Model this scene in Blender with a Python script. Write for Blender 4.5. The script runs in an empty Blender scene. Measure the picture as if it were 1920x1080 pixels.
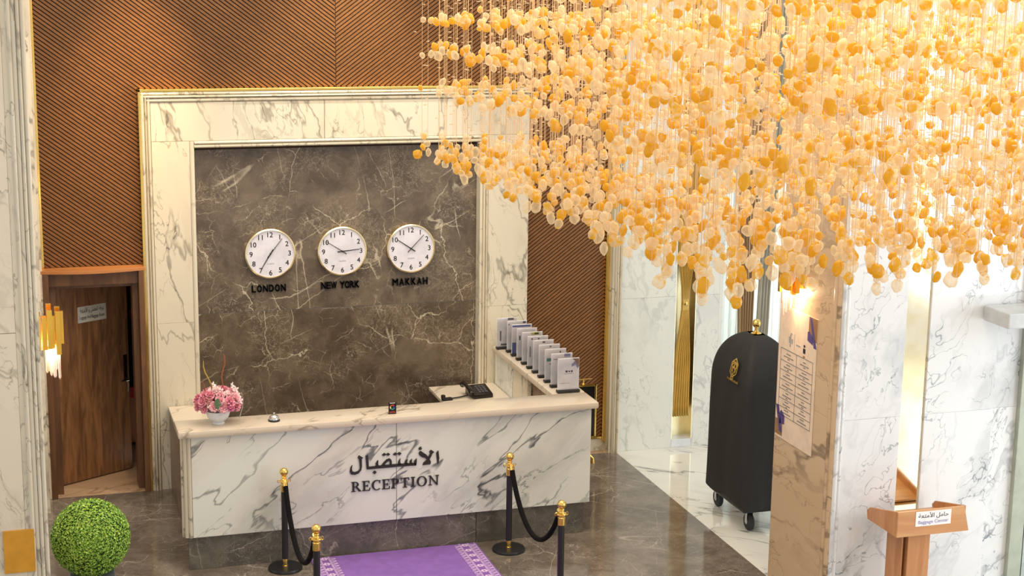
import bpy, bmesh, math, random
from mathutils import Vector, Matrix, noise
R = math.radians
PI = math.pi
random.seed(7)
S = bpy.context.scene
C = S.collection

# ------------------------------------------------------------------ camera
def make_camera():
    f, pitch, yaw, roll = 3050.0, R(11.74), R(17.40), R(0.77)
    cy, sy, cp, sp = math.cos(yaw), math.sin(yaw), math.cos(pitch), math.sin(pitch)
    fw = Vector((sy * cp, cy * cp, -sp)); rt = Vector((cy, -sy, 0)); up = rt.cross(fw)
    r2 = math.cos(roll) * rt + math.sin(roll) * up
    u2 = -math.sin(roll) * rt + math.cos(roll) * up
    cam = bpy.data.cameras.new('camera')
    cam.sensor_width = 36.0; cam.lens = f / 1920 * 36
    cam.clip_start = .1; cam.clip_end = 200
    o = bpy.data.objects.new('camera', cam); C.objects.link(o)
    m = Matrix((r2, u2, -fw)).transposed().to_4x4()
    m.translation = (0, -15.45, 5.2)
    o.matrix_world = m
    S.camera = o
    return o, r2, u2, fw, f
CAM, CR, CU, CF, CFPX = make_camera()
CAMPOS = Vector((0, -15.45, 5.2))
def proj(p):
    d = Vector(p) - CAMPOS
    z = d.dot(CF)
    return 960 + CFPX * d.dot(CR) / z, 540 - CFPX * d.dot(CU) / z

# ------------------------------------------------------------------ world and large lights
w = bpy.data.worlds.new('world'); S.world = w; w.use_nodes = True
bg = w.node_tree.nodes['Background']
bg.inputs[0].default_value = (1.0, 0.975, 0.94, 1); bg.inputs[1].default_value = 0.72
def area(name, loc, target, sx, sy, power, col):
    l = bpy.data.lights.new(name, 'AREA'); l.shape = 'RECTANGLE'; l.size = sx; l.size_y = sy
    l.energy = power; l.color = col
    o = bpy.data.objects.new(name, l); C.objects.link(o); o.location = loc
    o.rotation_euler = (Vector(target) - Vector(loc)).to_track_quat('-Z', 'Y').to_euler()
    return o
def spot(name, loc, target, power, col, ang=60, blend=.6, r=.06):
    l = bpy.data.lights.new(name, 'SPOT'); l.energy = power; l.color = col
    l.spot_size = R(ang); l.spot_blend = blend; l.shadow_soft_size = r
    o = bpy.data.objects.new(name, l); C.objects.link(o); o.location = loc
    o.rotation_euler = (Vector(target) - Vector(loc)).to_track_quat('-Z', 'Y').to_euler()
    return o
area('entrance_daylight', (13, -9.5, 3.2), (5, -5, 1.5), 7, 5, 380, (.90, .96, 1))
area('window_daylight', (8.3, 1.6, 2.8), (8.0, 0, 2.4), 2.6, 5, 230, (.97, .99, 1))
area('ceiling_cove_light', (2.6, -3.2, 6.6), (2.6, -2.2, 0), 5, 3, 170, (1, .85, .64))
spot('wall_downlight', (1.35, -1.5, 6.5), (1.15, .1, 3.75), 700, (1, .70, .38), 30, 1.0)
spot('portal_downlight', (3.2, -.95, 6.4), (3.1, .1, 1.9), 380, (1, .90, .75), 56, .7)
spot('door_downlight', (.7, -1.0, 6.2), (.7, .1, 1.6), 70, (1, .70, .40), 40, .8)

S.view_settings.view_transform = 'Standard'
try: S.view_settings.look = 'None'
except Exception: pass
S.view_settings.gamma = 1.0
S.view_settings.use_curve_mapping = False
S.view_settings.exposure = 0.22

# ------------------------------------------------------------------ materials
def srgb(r, g, b):
    f = lambda c: (c / 255 / 12.92) if c / 255 <= .04045 else ((c / 255 + .055) / 1.055) ** 2.4
    return (f(r), f(g), f(b), 1)
class NT:
    def __init__(s, name):
        s.m = bpy.data.materials.new(name); s.m.use_nodes = True
        s.t = s.m.node_tree; s.b = s.t.nodes['Principled BSDF']; s.out = s.t.nodes['Material Output']
    def n(s, k, **kw):
        x = s.t.nodes.new(k)
        for a, v in kw.items(): setattr(x, a, v)
        return x
    def l(s, a, b): s.t.links.new(a, b)
    def put(s, sock, v):
        if hasattr(v, 'is_output') or isinstance(v, bpy.types.NodeSocket): s.l(v, sock)
        else: sock.default_value = v
    def math(s, op, a, b=0., c=None, clamp=False):
        x = s.n('ShaderNodeMath', operation=op, use_clamp=clamp)
        s.put(x.inputs[0], a); s.put(x.inputs[1], b)
        if c is not None: s.put(x.inputs[2], c)
        return x.outputs[0]
    def vmath(s, op, a, b):
        x = s.n('ShaderNodeVectorMath', operation=op); s.put(x.inputs[0], a); s.put(x.inputs[1], b)
        return x.outputs[0]
    def noise(s, co, scale, detail=3, rough=.5, dist=0., col=False):
        x = s.n('ShaderNodeTexNoise'); s.l(co, x.inputs['Vector'])
        x.inputs['Scale'].default_value = scale; x.inputs['Detail'].default_value = detail
        x.inputs['Roughness'].default_value = rough; x.inputs['Distortion'].default_value = dist
        return x.outputs[1 if col else 0]
    def rng(s, v, a, b, c=0., d=1., smooth=True):
        x = s.n('ShaderNodeMapRange', interpolation_type='SMOOTHSTEP' if smooth else 'LINEAR')
        s.put(x.inputs[0], v)
        for i, q in enumerate((a, b, c, d)): x.inputs[i + 1].default_value = q
        return x.outputs[0]
    def mix(s, fac, a, b, mode='MIX'):
        x = s.n('ShaderNodeMix', data_type='RGBA', blend_type=mode)
        s.put(x.inputs[0], fac); s.put(x.inputs[6], a); s.put(x.inputs[7], b)
        return x.outputs[2]
    def objco(s, rot=(0, 0, 0), scale=(1, 1, 1), rnd=0., kind='Object', loc=(0, 0, 0)):
        tc = s.n('ShaderNodeTexCoord'); co = tc.outputs[kind]
        if rnd:
            oi = s.n('ShaderNodeObjectInfo')
            off = s.vmath('MULTIPLY', oi.outputs['Random'], (0, 0, 0))
            s.t.nodes[-1].inputs[1].default_value = (rnd * 7.1, rnd * 3.3, rnd * 5.7)
            co = s.vmath('ADD', co, off)
        mp = s.n('ShaderNodeMapping', vector_type='TEXTURE')
        s.l(co, mp.inputs[0]); mp.inputs[1].default_value = loc; mp.inputs[2].default_value = rot; mp.inputs[3].default_value = scale
        return mp.outputs[0]
    def bump(s, h, strength=.2, dist=.01):
        x = s.n('ShaderNodeBump'); x.inputs['Strength'].default_value = strength
        x.inputs['Distance'].default_value = dist; s.l(h, x.inputs['Height']); s.l(x.outputs[0], s.b.inputs['Normal'])
def plain(name, col, rough=.5, metal=0., spec=.5, coat=0.):
    t = NT(name); b = t.b
    co = t.objco()
    v = t.noise(co, 9, 3)
    c2 = tuple(min(1, x * .88) for x in col[:3]) + (1,)
    t.l(t.mix(t.rng(v, .35, .65), col, c2), b.inputs['Base Color'])
    b.inputs['Roughness'].default_value = rough; b.inputs['Metallic'].default_value = metal
    b.inputs['Specular IOR Level'].default_value = spec; b.inputs['Coat Weight'].default_value = coat
    return t.m
def white_marble(name, base, vein, rot, stretch=2.6, s1=1.1, w1=.022, amt=.85, s2=3.2, fine=.4, patch=.3, rnd=1., rough=.12, tint=None, tamt=.3, loc=(0, 0, 0), det=5):
    t = NT(name); b = t.b
    co = t.objco(rot, (stretch, 1, 1), rnd, 'Object', loc)
    d = t.vmath('SUBTRACT', t.noise(co, 1.7, 4, .55, 0, True), (.5, .5, .5))
    d2 = t.vmath('SCALE', d, (0, 0, 0)); t.t.nodes[-1].inputs['Scale'].default_value = .55
    co2 = t.vmath('ADD', co, d2)
    n1 = t.noise(co2, s1, det, .52, .3)
    r1 = t.rng(t.math('ABSOLUTE', t.math('SUBTRACT', n1, .5)), 0, w1, 1, 0)
    m1 = t.rng(t.noise(co, .9, 2), .40, .58)
    n2 = t.noise(co2, s2, det, .52, .4)
    r2 = t.rng(t.math('ABSOLUTE', t.math('SUBTRACT', n2, .5)), 0, .014, 1, 0)
    m2 = t.rng(t.noise(co, 2.3, 2), .42, .60)
    p = t.rng(t.noise(co2, 1.5, 6, .6), .50, .74)
    p = t.math('MULTIPLY', p, patch)
    f = t.math('ADD', t.math('MULTIPLY', t.math('MULTIPLY', r1, t.math('ADD', t.math('MULTIPLY', m1, .8), .2)), amt), t.math('MULTIPLY', t.math('MULTIPLY', r2, m2), fine))
    f = t.math('ADD', f, p, clamp=True)
    basec = base
    if tint:
        basec = t.mix(t.math('MULTIPLY', t.rng(t.noise(co2, 1.1, 4), .45, .68), tamt), base, tint)
    col = t.mix(f, basec, vein)
    t.l(col, b.inputs['Base Color']); b.inputs['Roughness'].default_value = rough
    return t.m
def dark_marble(name, c0, c1, vein, rnd=1., sc=1., rough=.12, amt=.8, spec=.5, long_=((0, R(-32), 0), (0, R(78), 0))):
    t = NT(name); b = t.b
    co = t.objco((.3, R(30), .2), (1, 1, 1), rnd)
    d = t.vmath('SUBTRACT', t.noise(co, 2.2 * sc, 5, .6, 0, True), (.5, .5, .5))
    d2 = t.vmath('SCALE', d, (0, 0, 0)); t.t.nodes[-1].inputs['Scale'].default_value = .30 / sc
    co2 = t.vmath('ADD', co, d2)
    cloud = t.rng(t.noise(co2, 3.0 * sc, 8, .68), .36, .66)
    base = t.mix(cloud, c0, c1)
    vor = t.n('ShaderNodeTexVoronoi', feature='DISTANCE_TO_EDGE'); t.l(co2, vor.inputs['Vector']); vor.inputs['Scale'].default_value = 1.5 * sc
    v1 = t.rng(vor.outputs['Distance'], .0005, .0075, 1, 0)
    m1 = t.rng(t.noise(co, 2.4 * sc, 3), .42, .60)
    vor2 = t.n('ShaderNodeTexVoronoi', feature='DISTANCE_TO_EDGE'); t.l(co2, vor2.inputs['Vector']); vor2.inputs['Scale'].default_value = 6.5 * sc
    v2 = t.rng(vor2.outputs['Distance'], .002, .026, 1, 0)
    m2 = t.rng(t.noise(co, 4.5 * sc, 4, .6), .48, .66)
    n3 = t.noise(co2, 16 * sc, 5, .7)
    v3 = t.rng(t.math('ABSOLUTE', t.math('SUBTRACT', n3, .5)), 0, .022, .45, 0)
    f = t.math('ADD', t.math('MULTIPLY', v1, m1), t.math('MULTIPLY', t.math('MULTIPLY', v2, m2), .55))
    f = t.math('ADD', f, t.math('MULTIPLY', v3, m1))
    for k, (rt_, st_, sc_, lc_) in enumerate(((long_[0], 7., 1.5, (3.1, .7, 1.9)), (long_[1], 6., 1.7, (1.3, 5.2, .4)))):
        cl = t.objco(rt_, (st_, 1, 1), rnd, 'Object', lc_)
        w_ = t.vmath('SCALE', d, (0, 0, 0)); t.t.nodes[-1].inputs['Scale'].default_value = .07
        nl = t.noise(t.vmath('ADD', cl, w_), sc_, 2, .4)
        vl = t.rng(t.math('ABSOLUTE', t.math('SUBTRACT', nl, .5)), 0, .0032, .75, 0)
        f = t.math('ADD', f, t.math('MULTIPLY', vl, t.rng(t.noise(co, 1.7 * sc, 2), .46, .56)))
    f = t.math('MULTIPLY', t.math('MINIMUM', f, 1.), amt)
    t.l(t.mix(f, base, vein), b.inputs['Base Color'])
    b.inputs['Roughness'].default_value = rough; b.inputs['Specular IOR Level'].default_value = spec
    return t.m
def wood(name, c0, c1, axis='z', scale=1., rough=.4, rnd=1., rndcol=0.):
    t = NT(name); b = t.b
    sc = {'z': (1, 1, 9), 'x': (9, 1, 1), 'y': (1, 9, 1)}[axis]
    co = t.objco((0, 0, 0), sc, rnd)
    d = t.noise(co, 9 * scale, 5, .6, 1.2)
    d2 = t.noise(co, 40 * scale, 3, .6, .4)
    f = t.math('ADD', t.math('MULTIPLY', t.rng(d, .3, .7), .75), t.math('MULTIPLY', d2, .25))
    col = t.mix(f, c0, c1)
    if rndcol:
        oi = t.n('ShaderNodeObjectInfo')
        col = t.mix(t.math('MULTIPLY', oi.outputs['Random'], rndcol), col, (c0[0] * .6, c0[1] * .6, c0[2] * .6, 1))
    t.l(col, b.inputs['Base Color']); b.inputs['Roughness'].default_value = rough
    t.bump(d2, .08, .003)
    return t.m
def brass(name, col=(.90, .60, .16, 1), rough=.16):
    t = NT(name); b = t.b
    v = t.noise(t.objco(), 5, 3)
    t.l(t.mix(t.rng(v, .3, .7), col, (col[0] * .93, col[1] * .88, col[2] * .75, 1)), b.inputs['Base Color'])
    b.inputs['Metallic'].default_value = 1; b.inputs['Roughness'].default_value = rough
    return t.m
def glassy(name, col, alpha, rough=.08):
    t = NT(name)
    tr = t.n('ShaderNodeBsdfTransparent'); tr.inputs[0].default_value = col
    mx = t.n('ShaderNodeMixShader'); fr = t.n('ShaderNodeFresnel'); fr.inputs[0].default_value = 1.45
    t.l(t.math('ADD', fr.outputs[0], alpha, clamp=True), mx.inputs[0])
    t.b.inputs['Base Color'].default_value = col; t.b.inputs['Roughness'].default_value = rough
    t.l(tr.outputs[0], mx.inputs[1]); t.l(t.b.outputs[0], mx.inputs[2]); t.l(mx.outputs[0], t.out.inputs[0])
    return t.m
def cloth_thin(name, col, trans=.5, rough=.8, bump=0.):
    t = NT(name)
    tl = t.n('ShaderNodeBsdfTranslucent'); tl.inputs[0].default_value = col
    v = t.noise(t.objco((0, 0, 0), (1, 1, 6)), 20, 3)
    c = t.mix(v, col, tuple(x * .85 for x in col[:3]) + (1,))
    t.l(c, t.b.inputs['Base Color']); t.b.inputs['Roughness'].default_value = rough
    mx = t.n('ShaderNodeMixShader'); mx.inputs[0].default_value = trans
    t.l(t.b.outputs[0], mx.inputs[1]); t.l(tl.outputs[0], mx.inputs[2]); t.l(mx.outputs[0], t.out.inputs[0])
    return t.m
def emit(name, col, strength):
    t = NT(name); b = t.b
    b.inputs['Base Color'].default_value = col
    b.inputs['Emission Color'].default_value = col; b.inputs['Emission Strength'].default_value = strength
    return t.m
def stone_mat(name):
    t = NT(name)
    g = t.n('ShaderNodeNewGeometry'); pos = g.outputs['Position']
    at = t.n('ShaderNodeAttribute', attribute_name='tone')
    small = t.noise(pos, 36, 2, .5)
    f = t.rng(t.math('ADD', at.outputs['Fac'], t.math('MULTIPLY', t.math('SUBTRACT', small, .5), 1.9)), .42, .78)
    col = t.mix(f, srgb(255, 238, 202), srgb(247, 204, 48))
    t.l(col, t.b.inputs['Base Color']); t.b.inputs['Roughness'].default_value = .10
    t.b.inputs['Specular IOR Level'].default_value = .7
    tl = t.n('ShaderNodeBsdfTranslucent'); t.l(col, tl.inputs[0])
    m1 = t.n('ShaderNodeMixShader'); m1.inputs[0].default_value = .45
    t.l(t.b.outputs[0], m1.inputs[1]); t.l(tl.outputs[0], m1.inputs[2])
    tr = t.n('ShaderNodeBsdfTransparent'); t.l(t.mix(f, (1, .97, .92, 1), srgb(255, 214, 120)), tr.inputs[0])
    lw = t.n('ShaderNodeLayerWeight'); lw.inputs[0].default_value = .5
    keep = t.math('ADD', t.math('MULTIPLY', t.math('SUBTRACT', 1., f), .50), .18)
    keep = t.math('MULTIPLY', keep, t.math('SUBTRACT', 1., t.math('MULTIPLY', lw.outputs['Facing'], .75)))
    m2 = t.n('ShaderNodeMixShader'); t.l(keep, m2.inputs[0])
    t.l(m1.outputs[0], m2.inputs[1]); t.l(tr.outputs[0], m2.inputs[2]); t.l(m2.outputs[0], t.out.inputs[0])
    return t.m

RY = lambda a: (0, R(a), 0)
M = {}
M['counter'] = white_marble('counter_marble', srgb(229, 231, 222), srgb(92, 96, 96), RY(-40), 2.7, 1.35, .013, .85, 3.4, .55, .30, 0., .15, srgb(226, 212, 192), .35, (4.3, 2.0, 1.2))
M['top'] = white_marble('countertop_marble', srgb(214, 200, 180), srgb(124, 108, 90), (0, 0, R(35)), 2.5, 1.2, .014, .6, 3.0, .3, .12, 1., .15)
M['portal'] = white_marble('portal_marble', srgb(214, 205, 184), srgb(120, 114, 100), RY(80), 2.2, 1.7, .018, .7, 4.2, .6, .26, 1., .2, srgb(222, 204, 172), .4)
M['corridor'] = white_marble('corridor_marble', srgb(220, 220, 212), srgb(140, 146, 144), RY(65), 1.6, 2.0, .026, .40, 6.0, .5, .28, 1., .15)
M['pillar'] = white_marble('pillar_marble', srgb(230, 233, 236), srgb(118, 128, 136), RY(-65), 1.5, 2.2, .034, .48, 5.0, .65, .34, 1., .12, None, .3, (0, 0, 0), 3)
M['pillar_side'] = white_marble('pillar_side_marble', srgb(204, 176, 142), srgb(96, 78, 58), (R(75), 0, R(90)), 2.6, 1.1, .022, .7, 3.6, .4, .3, 1., .2)  # tan tone paints in the warm, dimmer light on the pillar's side
M['left_pillar'] = white_marble('left_pillar_marble', srgb(228, 216, 194), srgb(120, 112, 96), RY(70), 1.8, 1.6, .025, .7, 4.5, .55, .55, 1., .2)
M['white_floor'] = white_marble('white_floor_marble', srgb(228, 226, 216), srgb(118, 118, 112), (0, 0, R(-38)), 3.0, 1.3, .016, .75, 3.6, .5, .25, 0., .08)
M['threshold'] = white_marble('threshold_marble', srgb(196, 164, 132), srgb(120, 92, 70), (0, 0, R(20)), 2.4, 1.6, .02, .5, 3.6, .4, .4, 0., .2)
M['dark'] = dark_marble('dark_panel_marble', srgb(82, 70, 58), srgb(114, 100, 84), srgb(206, 194, 170), 1., 1.0, .16)
M['dark_floor'] = dark_marble('dark_floor_marble', srgb(98, 88, 78), srgb(132, 120, 108), srgb(200, 190, 174), 0., .9, .10, .7, .5, ((0, 0, R(-25)), (0, 0, R(70))))
M['dark_plinth'] = dark_marble('dark_plinth_marble', srgb(84, 80, 72), srgb(116, 110, 98), srgb(196, 186, 168), 1., 1.1, .15, .7)
M['side_brown'] = dark_marble('counter_side_marble', srgb(104, 82, 68), srgb(140, 114, 96), srgb(170, 150, 130), 0., 1., .3, .4)
M['slat'] = wood('slat_wood', srgb(117, 77, 38), srgb(139, 92, 48), 'x', 2., .42, 1., .3)
M['slat_back'] = plain('slat_backing', srgb(52, 30, 15), .8)
M['door'] = wood('walnut', srgb(82, 54, 35), srgb(158, 112, 72), 'z', 1.7, .36)
M['door_frame'] = wood('walnut_frame', srgb(84, 56, 37), srgb(124, 86, 57), 'z', 1., .4)
M['ledge'] = wood('ledge_wood', srgb(176, 112, 62), srgb(196, 134, 80), 'x', 1., .4)
M['lectern'] = wood('lectern_wood', srgb(192, 134, 86), srgb(216, 166, 118), 'x', .8, .35)
M['lectern_side'] = wood('lectern_side_wood', srgb(176, 116, 70), srgb(202, 148, 100), 'z', .8, .35)
M['gold'] = brass('brass', (.93, .66, .20, 1), .14)
M['gold_mirror'] = brass('brass_mirror', (.98, .91, .70, 1), .09)
M['gold_satin_metal'] = brass('satin_brass', (.96, .86, .58, 1), .32)
M['gold_bar'] = brass('sconce_gold', (.95, .58, .10, 1), .28)
M['gold_plate'] = plain('gold_plate', srgb(226, 162, 54), .45, .25)
M['black'] = plain('black_paint', srgb(34, 33, 33), .35)
M['black_gloss'] = plain('black_gloss', srgb(26, 22, 20), .12)
M['black_cloth'] = plain('black_cover_cloth', srgb(40, 39, 38), .75)
M['rope'] = plain('black_velvet', srgb(18, 16, 16), .9, 0., .15)
M['letter'] = plain('letter_black', srgb(46, 42, 36), .4)
M['letter2'] = plain('letter_black_gloss', srgb(22, 20, 18), .35)
M['clock_face'] = plain('clock_face', srgb(224, 222, 232), .35)
M['clock_rim'] = brass('clock_rim', (.93, .80, .52, 1), .25)
M['ink'] = plain('ink', srgb(40, 40, 48), .6)
M['ink_grey'] = plain('ink_grey', srgb(150, 150, 158), .6)
M['paper'] = plain('paper', srgb(250, 248, 250), .4)
M['notice'] = plain('notice_paper', srgb(232, 210, 186), .5)
M['purple_ink'] = plain('purple_ink', srgb(84, 70, 128), .6)
M['violet_grey'] = plain('violet_grey_ink', srgb(150, 148, 196), .6)
M['blue_ink'] = plain('blue_ink', srgb(62, 88, 170), .6)
M['teal_ink'] = plain('teal_ink', srgb(40, 140, 128), .6)
M['red_ink'] = plain('red_ink', srgb(196, 60, 48), .6)
M['brown_ink'] = plain('brown_ink', srgb(150, 110, 70), .6)
M['yellow_ink'] = plain('yellow_ink', srgb(216, 210, 110), .6)
M['grey_ink'] = plain('dark_grey_ink', srgb(92, 92, 98), .6)
M['rug'] = plain('purple_pile', srgb(142, 102, 182), .95)
M['rug_border'] = plain('purple_border_pile', srgb(138, 94, 174), .95)
M['rug_motif'] = plain('lilac_motif', srgb(226, 200, 232), .95)
M['chrome'] = plain('chrome', (.75, .74, .72, 1), .12, 1.)
M['steel'] = plain('steel', (.6, .6, .6, 1), .3, 1.)
M['silver'] = plain('silver_plate', srgb(206, 205, 198), .35)
M['porcelain'] = plain('porcelain', srgb(225, 228, 232), .1)
M['planter'] = plain('planter_grey', srgb(110, 118, 128), .4)
M['twig'] = plain('twig', srgb(150, 84, 56), .7)
M['twig_y'] = plain('twig_yellow', srgb(176, 150, 70), .7)
M['leaf'] = plain('leaf_green', srgb(70, 110, 66), .5)
M['bud'] = plain('white_blossom', srgb(238, 226, 220), .7)
M['pinks'] = [plain('pink_petal', srgb(250, 196, 204), .7), plain('rose_petal', srgb(242, 168, 184), .7), plain('magenta_petal', srgb(228, 130, 168), .7), plain('dusty_petal', srgb(226, 166, 166), .7), plain('pale_petal', srgb(252, 224, 224), .7)]
M['navy'] = plain('navy_cloth', srgb(34, 36, 62), .8)
M['red'] = plain('red_cloth', srgb(178, 34, 36), .7)
M['store'] = plain('storeroom_paint', srgb(96, 76, 66), .8)
M['store_wood'] = wood('storeroom_wood', srgb(160, 104, 62), srgb(190, 130, 84), 'z', 1., .5)
M['alu'] = plain('door_aluminium', srgb(176, 184, 170), .35, .2)
M['alu_white'] = plain('operator_grey', srgb(202, 206, 208), .4)
M['rubber'] = plain('rubber', srgb(40, 42, 44), .6)
M['glass'] = glassy('door_glass', (.90, .95, .94, 1), .04)
M['crystal'] = glassy('crystal', (1, .94, .92, 1), .35)
M['acrylic'] = glassy('acrylic', (.99, .99, 1, 1), .0)
M['sheer'] = cloth_thin('sheer_cloth', (.93, .93, .91, 1), .6)
M['tan'] = cloth_thin('tan_drape', srgb(196, 164, 128), .15)
M['pale_drape'] = cloth_thin('pale_silk', srgb(214, 210, 196), .3, .45)
M['gold_drape'] = plain('gold_satin', srgb(224, 190, 106), .4, .0)  # gold tint of a curtain mirrored in the brass inset
M['bulb'] = emit('lit_bulb', (1, .82, .55, 1), 30)
M['wire'] = plain('wire', srgb(236, 200, 150), .3)
M['stone'] = stone_mat('amber_glass')
M['chip'] = plain('pale_glass_chip', srgb(255, 226, 186), .2)
def leaf_mat():
    t = NT('boxwood_leaf'); g = t.n('ShaderNodeNewGeometry')
    v = t.n('ShaderNodeTexWhiteNoise'); t.l(t.vmath('SNAP', g.outputs['Position'], (.012, .012, .012)), v.inputs[0])
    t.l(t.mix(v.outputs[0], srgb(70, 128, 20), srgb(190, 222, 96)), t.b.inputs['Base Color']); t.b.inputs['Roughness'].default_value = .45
    return t.m
M['boxwood'] = leaf_mat()
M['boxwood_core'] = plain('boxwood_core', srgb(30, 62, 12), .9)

# ------------------------------------------------------------------ mesh helpers
class MB:
    def __init__(s): s.v = []; s.f = []
    def add(s, v, f):
        k = len(s.v); s.v += [tuple(p) for p in v]; s.f += [tuple(i + k for i in q) for q in f]; return s
    def box(s, x0, x1, y0, y1, z0, z1):
        v = [(x, y, z) for x in (x0, x1) for y in (y0, y1) for z in (z0, z1)]
        return s.add(v, [(0, 1, 3, 2), (4, 6, 7, 5), (0, 4, 5, 1), (2, 3, 7, 6), (0, 2, 6, 4), (1, 5, 7, 3)])
    def prism(s, pts, axis, a, b):
        # pts: 2D polygon; axis 'y': pts are (x,z); 'x': (y,z); 'z': (x,y)
        def P(p, q):
            return {'y': (p[0], q, p[1]), 'x': (q, p[0], p[1]), 'z': (p[0], p[1], q)}[axis]
        n = len(pts); v = [P(p, a) for p in pts] + [P(p, b) for p in pts]
        f = [tuple(range(n)), tuple(range(2 * n - 1, n - 1, -1))] + [(i, i + n, (i + 1) % n + n, (i + 1) % n) for i in range(n)]
        return s.add(v, f)
    def lathe(s, prof, n=24, c=(0, 0, 0), caps=True):
        v = []; f = []
        for r, z in prof:
            for k in range(n):
                a = 2 * PI * k / n; v.append((c[0] + r * math.cos(a), c[1] + r * math.sin(a), c[2] + z))
        for i in range(len(prof) - 1):
            for k in range(n):
                f.append((i * n + k, i * n + (k + 1) % n, (i + 1) * n + (k + 1) % n, (i + 1) * n + k))
        if caps:
            f.append(tuple(range(n - 1, -1, -1))); f.append(tuple(range((len(prof) - 1) * n, len(prof) * n)))
        return s.add(v, f)
    def tube(s, pts, r, n=8, caps=True):
        pts = [Vector(p) for p in pts]; rs = r if isinstance(r, (list, tuple)) else [r] * len(pts)
        v = []; f = []
        t0 = (pts[1] - pts[0]).normalized(); a = t0.orthogonal().normalized()
        for i, p in enumerate(pts):
            t = (pts[min(i + 1, len(pts) - 1)] - pts[max(i - 1, 0)]).normalized()
            a = (a - t * a.dot(t)).normalized(); b = t.cross(a)
            for k in range(n):
                th = 2 * PI * k / n; v.append(p + (a * math.cos(th) + b * math.sin(th)) * rs[i])
        for i in range(len(pts) - 1):
            for k in range(n):
                f.append((i * n + k, i * n + (k + 1) % n, (i + 1) * n + (k + 1) % n, (i + 1) * n + k))
        if caps:
            f.append(tuple(range(n - 1, -1, -1))); f.append(tuple(range((len(pts) - 1) * n, len(pts) * n)))
        return s.add(v, f)
    def sphere(s, c, r, nu=20, nv=12, sc=(1, 1, 1)):
        prof = [(max(r * math.sin(PI * i / nv), 1e-4), -r * math.cos(PI * i / nv)) for i in range(nv + 1)]
        k = len(s.v); s.lathe(prof, nu)
        for i in range(k, len(s.v)):
            x, y, z = s.v[i]; s.v[i] = (c[0] + x * sc[0], c[1] + y * sc[1], c[2] + z * sc[2])
        return s
    def grid(s, fn, nu, nv, closed=False):
        v = [fn(i / nu, j / nv) for j in range(nv + 1) for i in range(nu + (0 if closed else 1))]
        m = nu if closed else nu + 1; f = []
        for j in range(nv):
            for i in range(nu):
                f.append((j * m + i, j * m + (i + 1) % m, (j + 1) * m + (i + 1) % m, (j + 1) * m + i))
        return s.add(v, f)
    def xf(s, mat, start=0):
        for i in range(start, len(s.v)): s.v[i] = tuple(mat @ Vector(s.v[i]))
        return s
    def mesh(s, name, smooth=False, bevel=0.):
        me = bpy.data.meshes.new(name); me.from_pydata(s.v, [], s.f); me.update()
        bm = bmesh.new(); bm.from_mesh(me)
        if bevel:
            es = [e for e in bm.edges if len(e.link_faces) == 2 and e.calc_face_angle(0) > .6]
            bmesh.ops.bevel(bm, geom=es, offset=bevel, segments=2, profile=.6, affect='EDGES')
        bmesh.ops.recalc_face_normals(bm, faces=bm.faces)
        if smooth:
            for fc in bm.faces: fc.smooth = True
            for e in bm.edges:
                if len(e.link_faces) == 2 and e.calc_face_angle(0) > R(38): e.smooth = False
        bm.to_mesh(me); bm.free()
        return me
    def build(s, name, mat, parent=None, smooth=False, bevel=0., loc=None):
        me = s.mesh(name, smooth, bevel)
        return put(name, me, mat, parent, loc)
def put(name, me, mat, parent=None, loc=None):
    if mat is not None and not me.materials: me.materials.append(M[mat] if isinstance(mat, str) else mat)
    o = bpy.data.objects.new(name, me); C.objects.link(o)
    if parent is not None: o.parent = parent
    if loc is not None: o.location = loc
    return o
def tag(o, label, cat, group=None):
    o['label'] = label; o['category'] = cat
    if group: o['group'] = group
    return o
def thing(name, label, cat, loc=(0, 0, 0), rz=0., group=None):
    o = bpy.data.objects.new(name, None); C.objects.link(o); o.location = loc; o.rotation_euler = (0, 0, rz)
    o.empty_display_size = .1
    return tag(o, label, cat, group)
def struct(o): o['kind'] = 'structure'; return o
def sempty(name):
    o = bpy.data.objects.new(name, None); C.objects.link(o); return struct(o)
def copy_tree(o, parent=None):
    c = o.copy(); C.objects.link(c); c.parent = parent
    for ch in list(o.children): copy_tree(ch, c)
    return c
_tc = {}
def text_geo(s):
    """2D text outline: verts (x,y) and faces at size 1."""
    if s in _tc: return _tc[s]
    c = bpy.data.curves.new('text', 'FONT'); c.body = s; c.resolution_u = 3
    o = bpy.data.objects.new('text', c); C.objects.link(o)
    dg = bpy.context.evaluated_depsgraph_get()
    me = bpy.data.meshes.new_from_object(o.evaluated_get(dg))
    v = [(p.co.x, p.co.y) for p in me.vertices]; f = [tuple(q.vertices) for q in me.polygons]
    bpy.data.objects.remove(o); bpy.data.curves.remove(c); bpy.data.meshes.remove(me)
    _tc[s] = (v, f); return v, f
def text_mb(mb, s, h, cx, cz, y, depth=.002, width=None, cap=.686, bold=0.):
    """text in the XZ plane facing -Y, centred on cx, baseline cz, cap height h"""
    v, f = text_geo(s)
    if not v: return mb
    x0 = min(p[0] for p in v); x1 = max(p[0] for p in v); k = h / cap; kx = k if width is None else width / (x1 - x0)
    for db in ((0, 0),) if not bold else ((-bold, 0), (bold, 0), (0, bold), (0, -bold), (0, 0)):
        pts = [(cx + (p[0] - (x0 + x1) / 2) * kx + db[0], y, cz + p[1] * k + db[1]) for p in v]
        n = len(pts)
        from collections import Counter
        ec = Counter()
        for q in f:
            for i in range(len(q)): ec[(q[i], q[(i + 1) % len(q)])] += 1
        fs = [tuple(q) for q in f]; vs = list(pts)
        if depth:
            vs += [(p[0], p[1] + depth, p[2]) for p in pts]
            fs += [(a, b, b + n, a + n) for (a, b) in ec if (b, a) not in ec]
        mb.add(vs, fs)
    return mb
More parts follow.
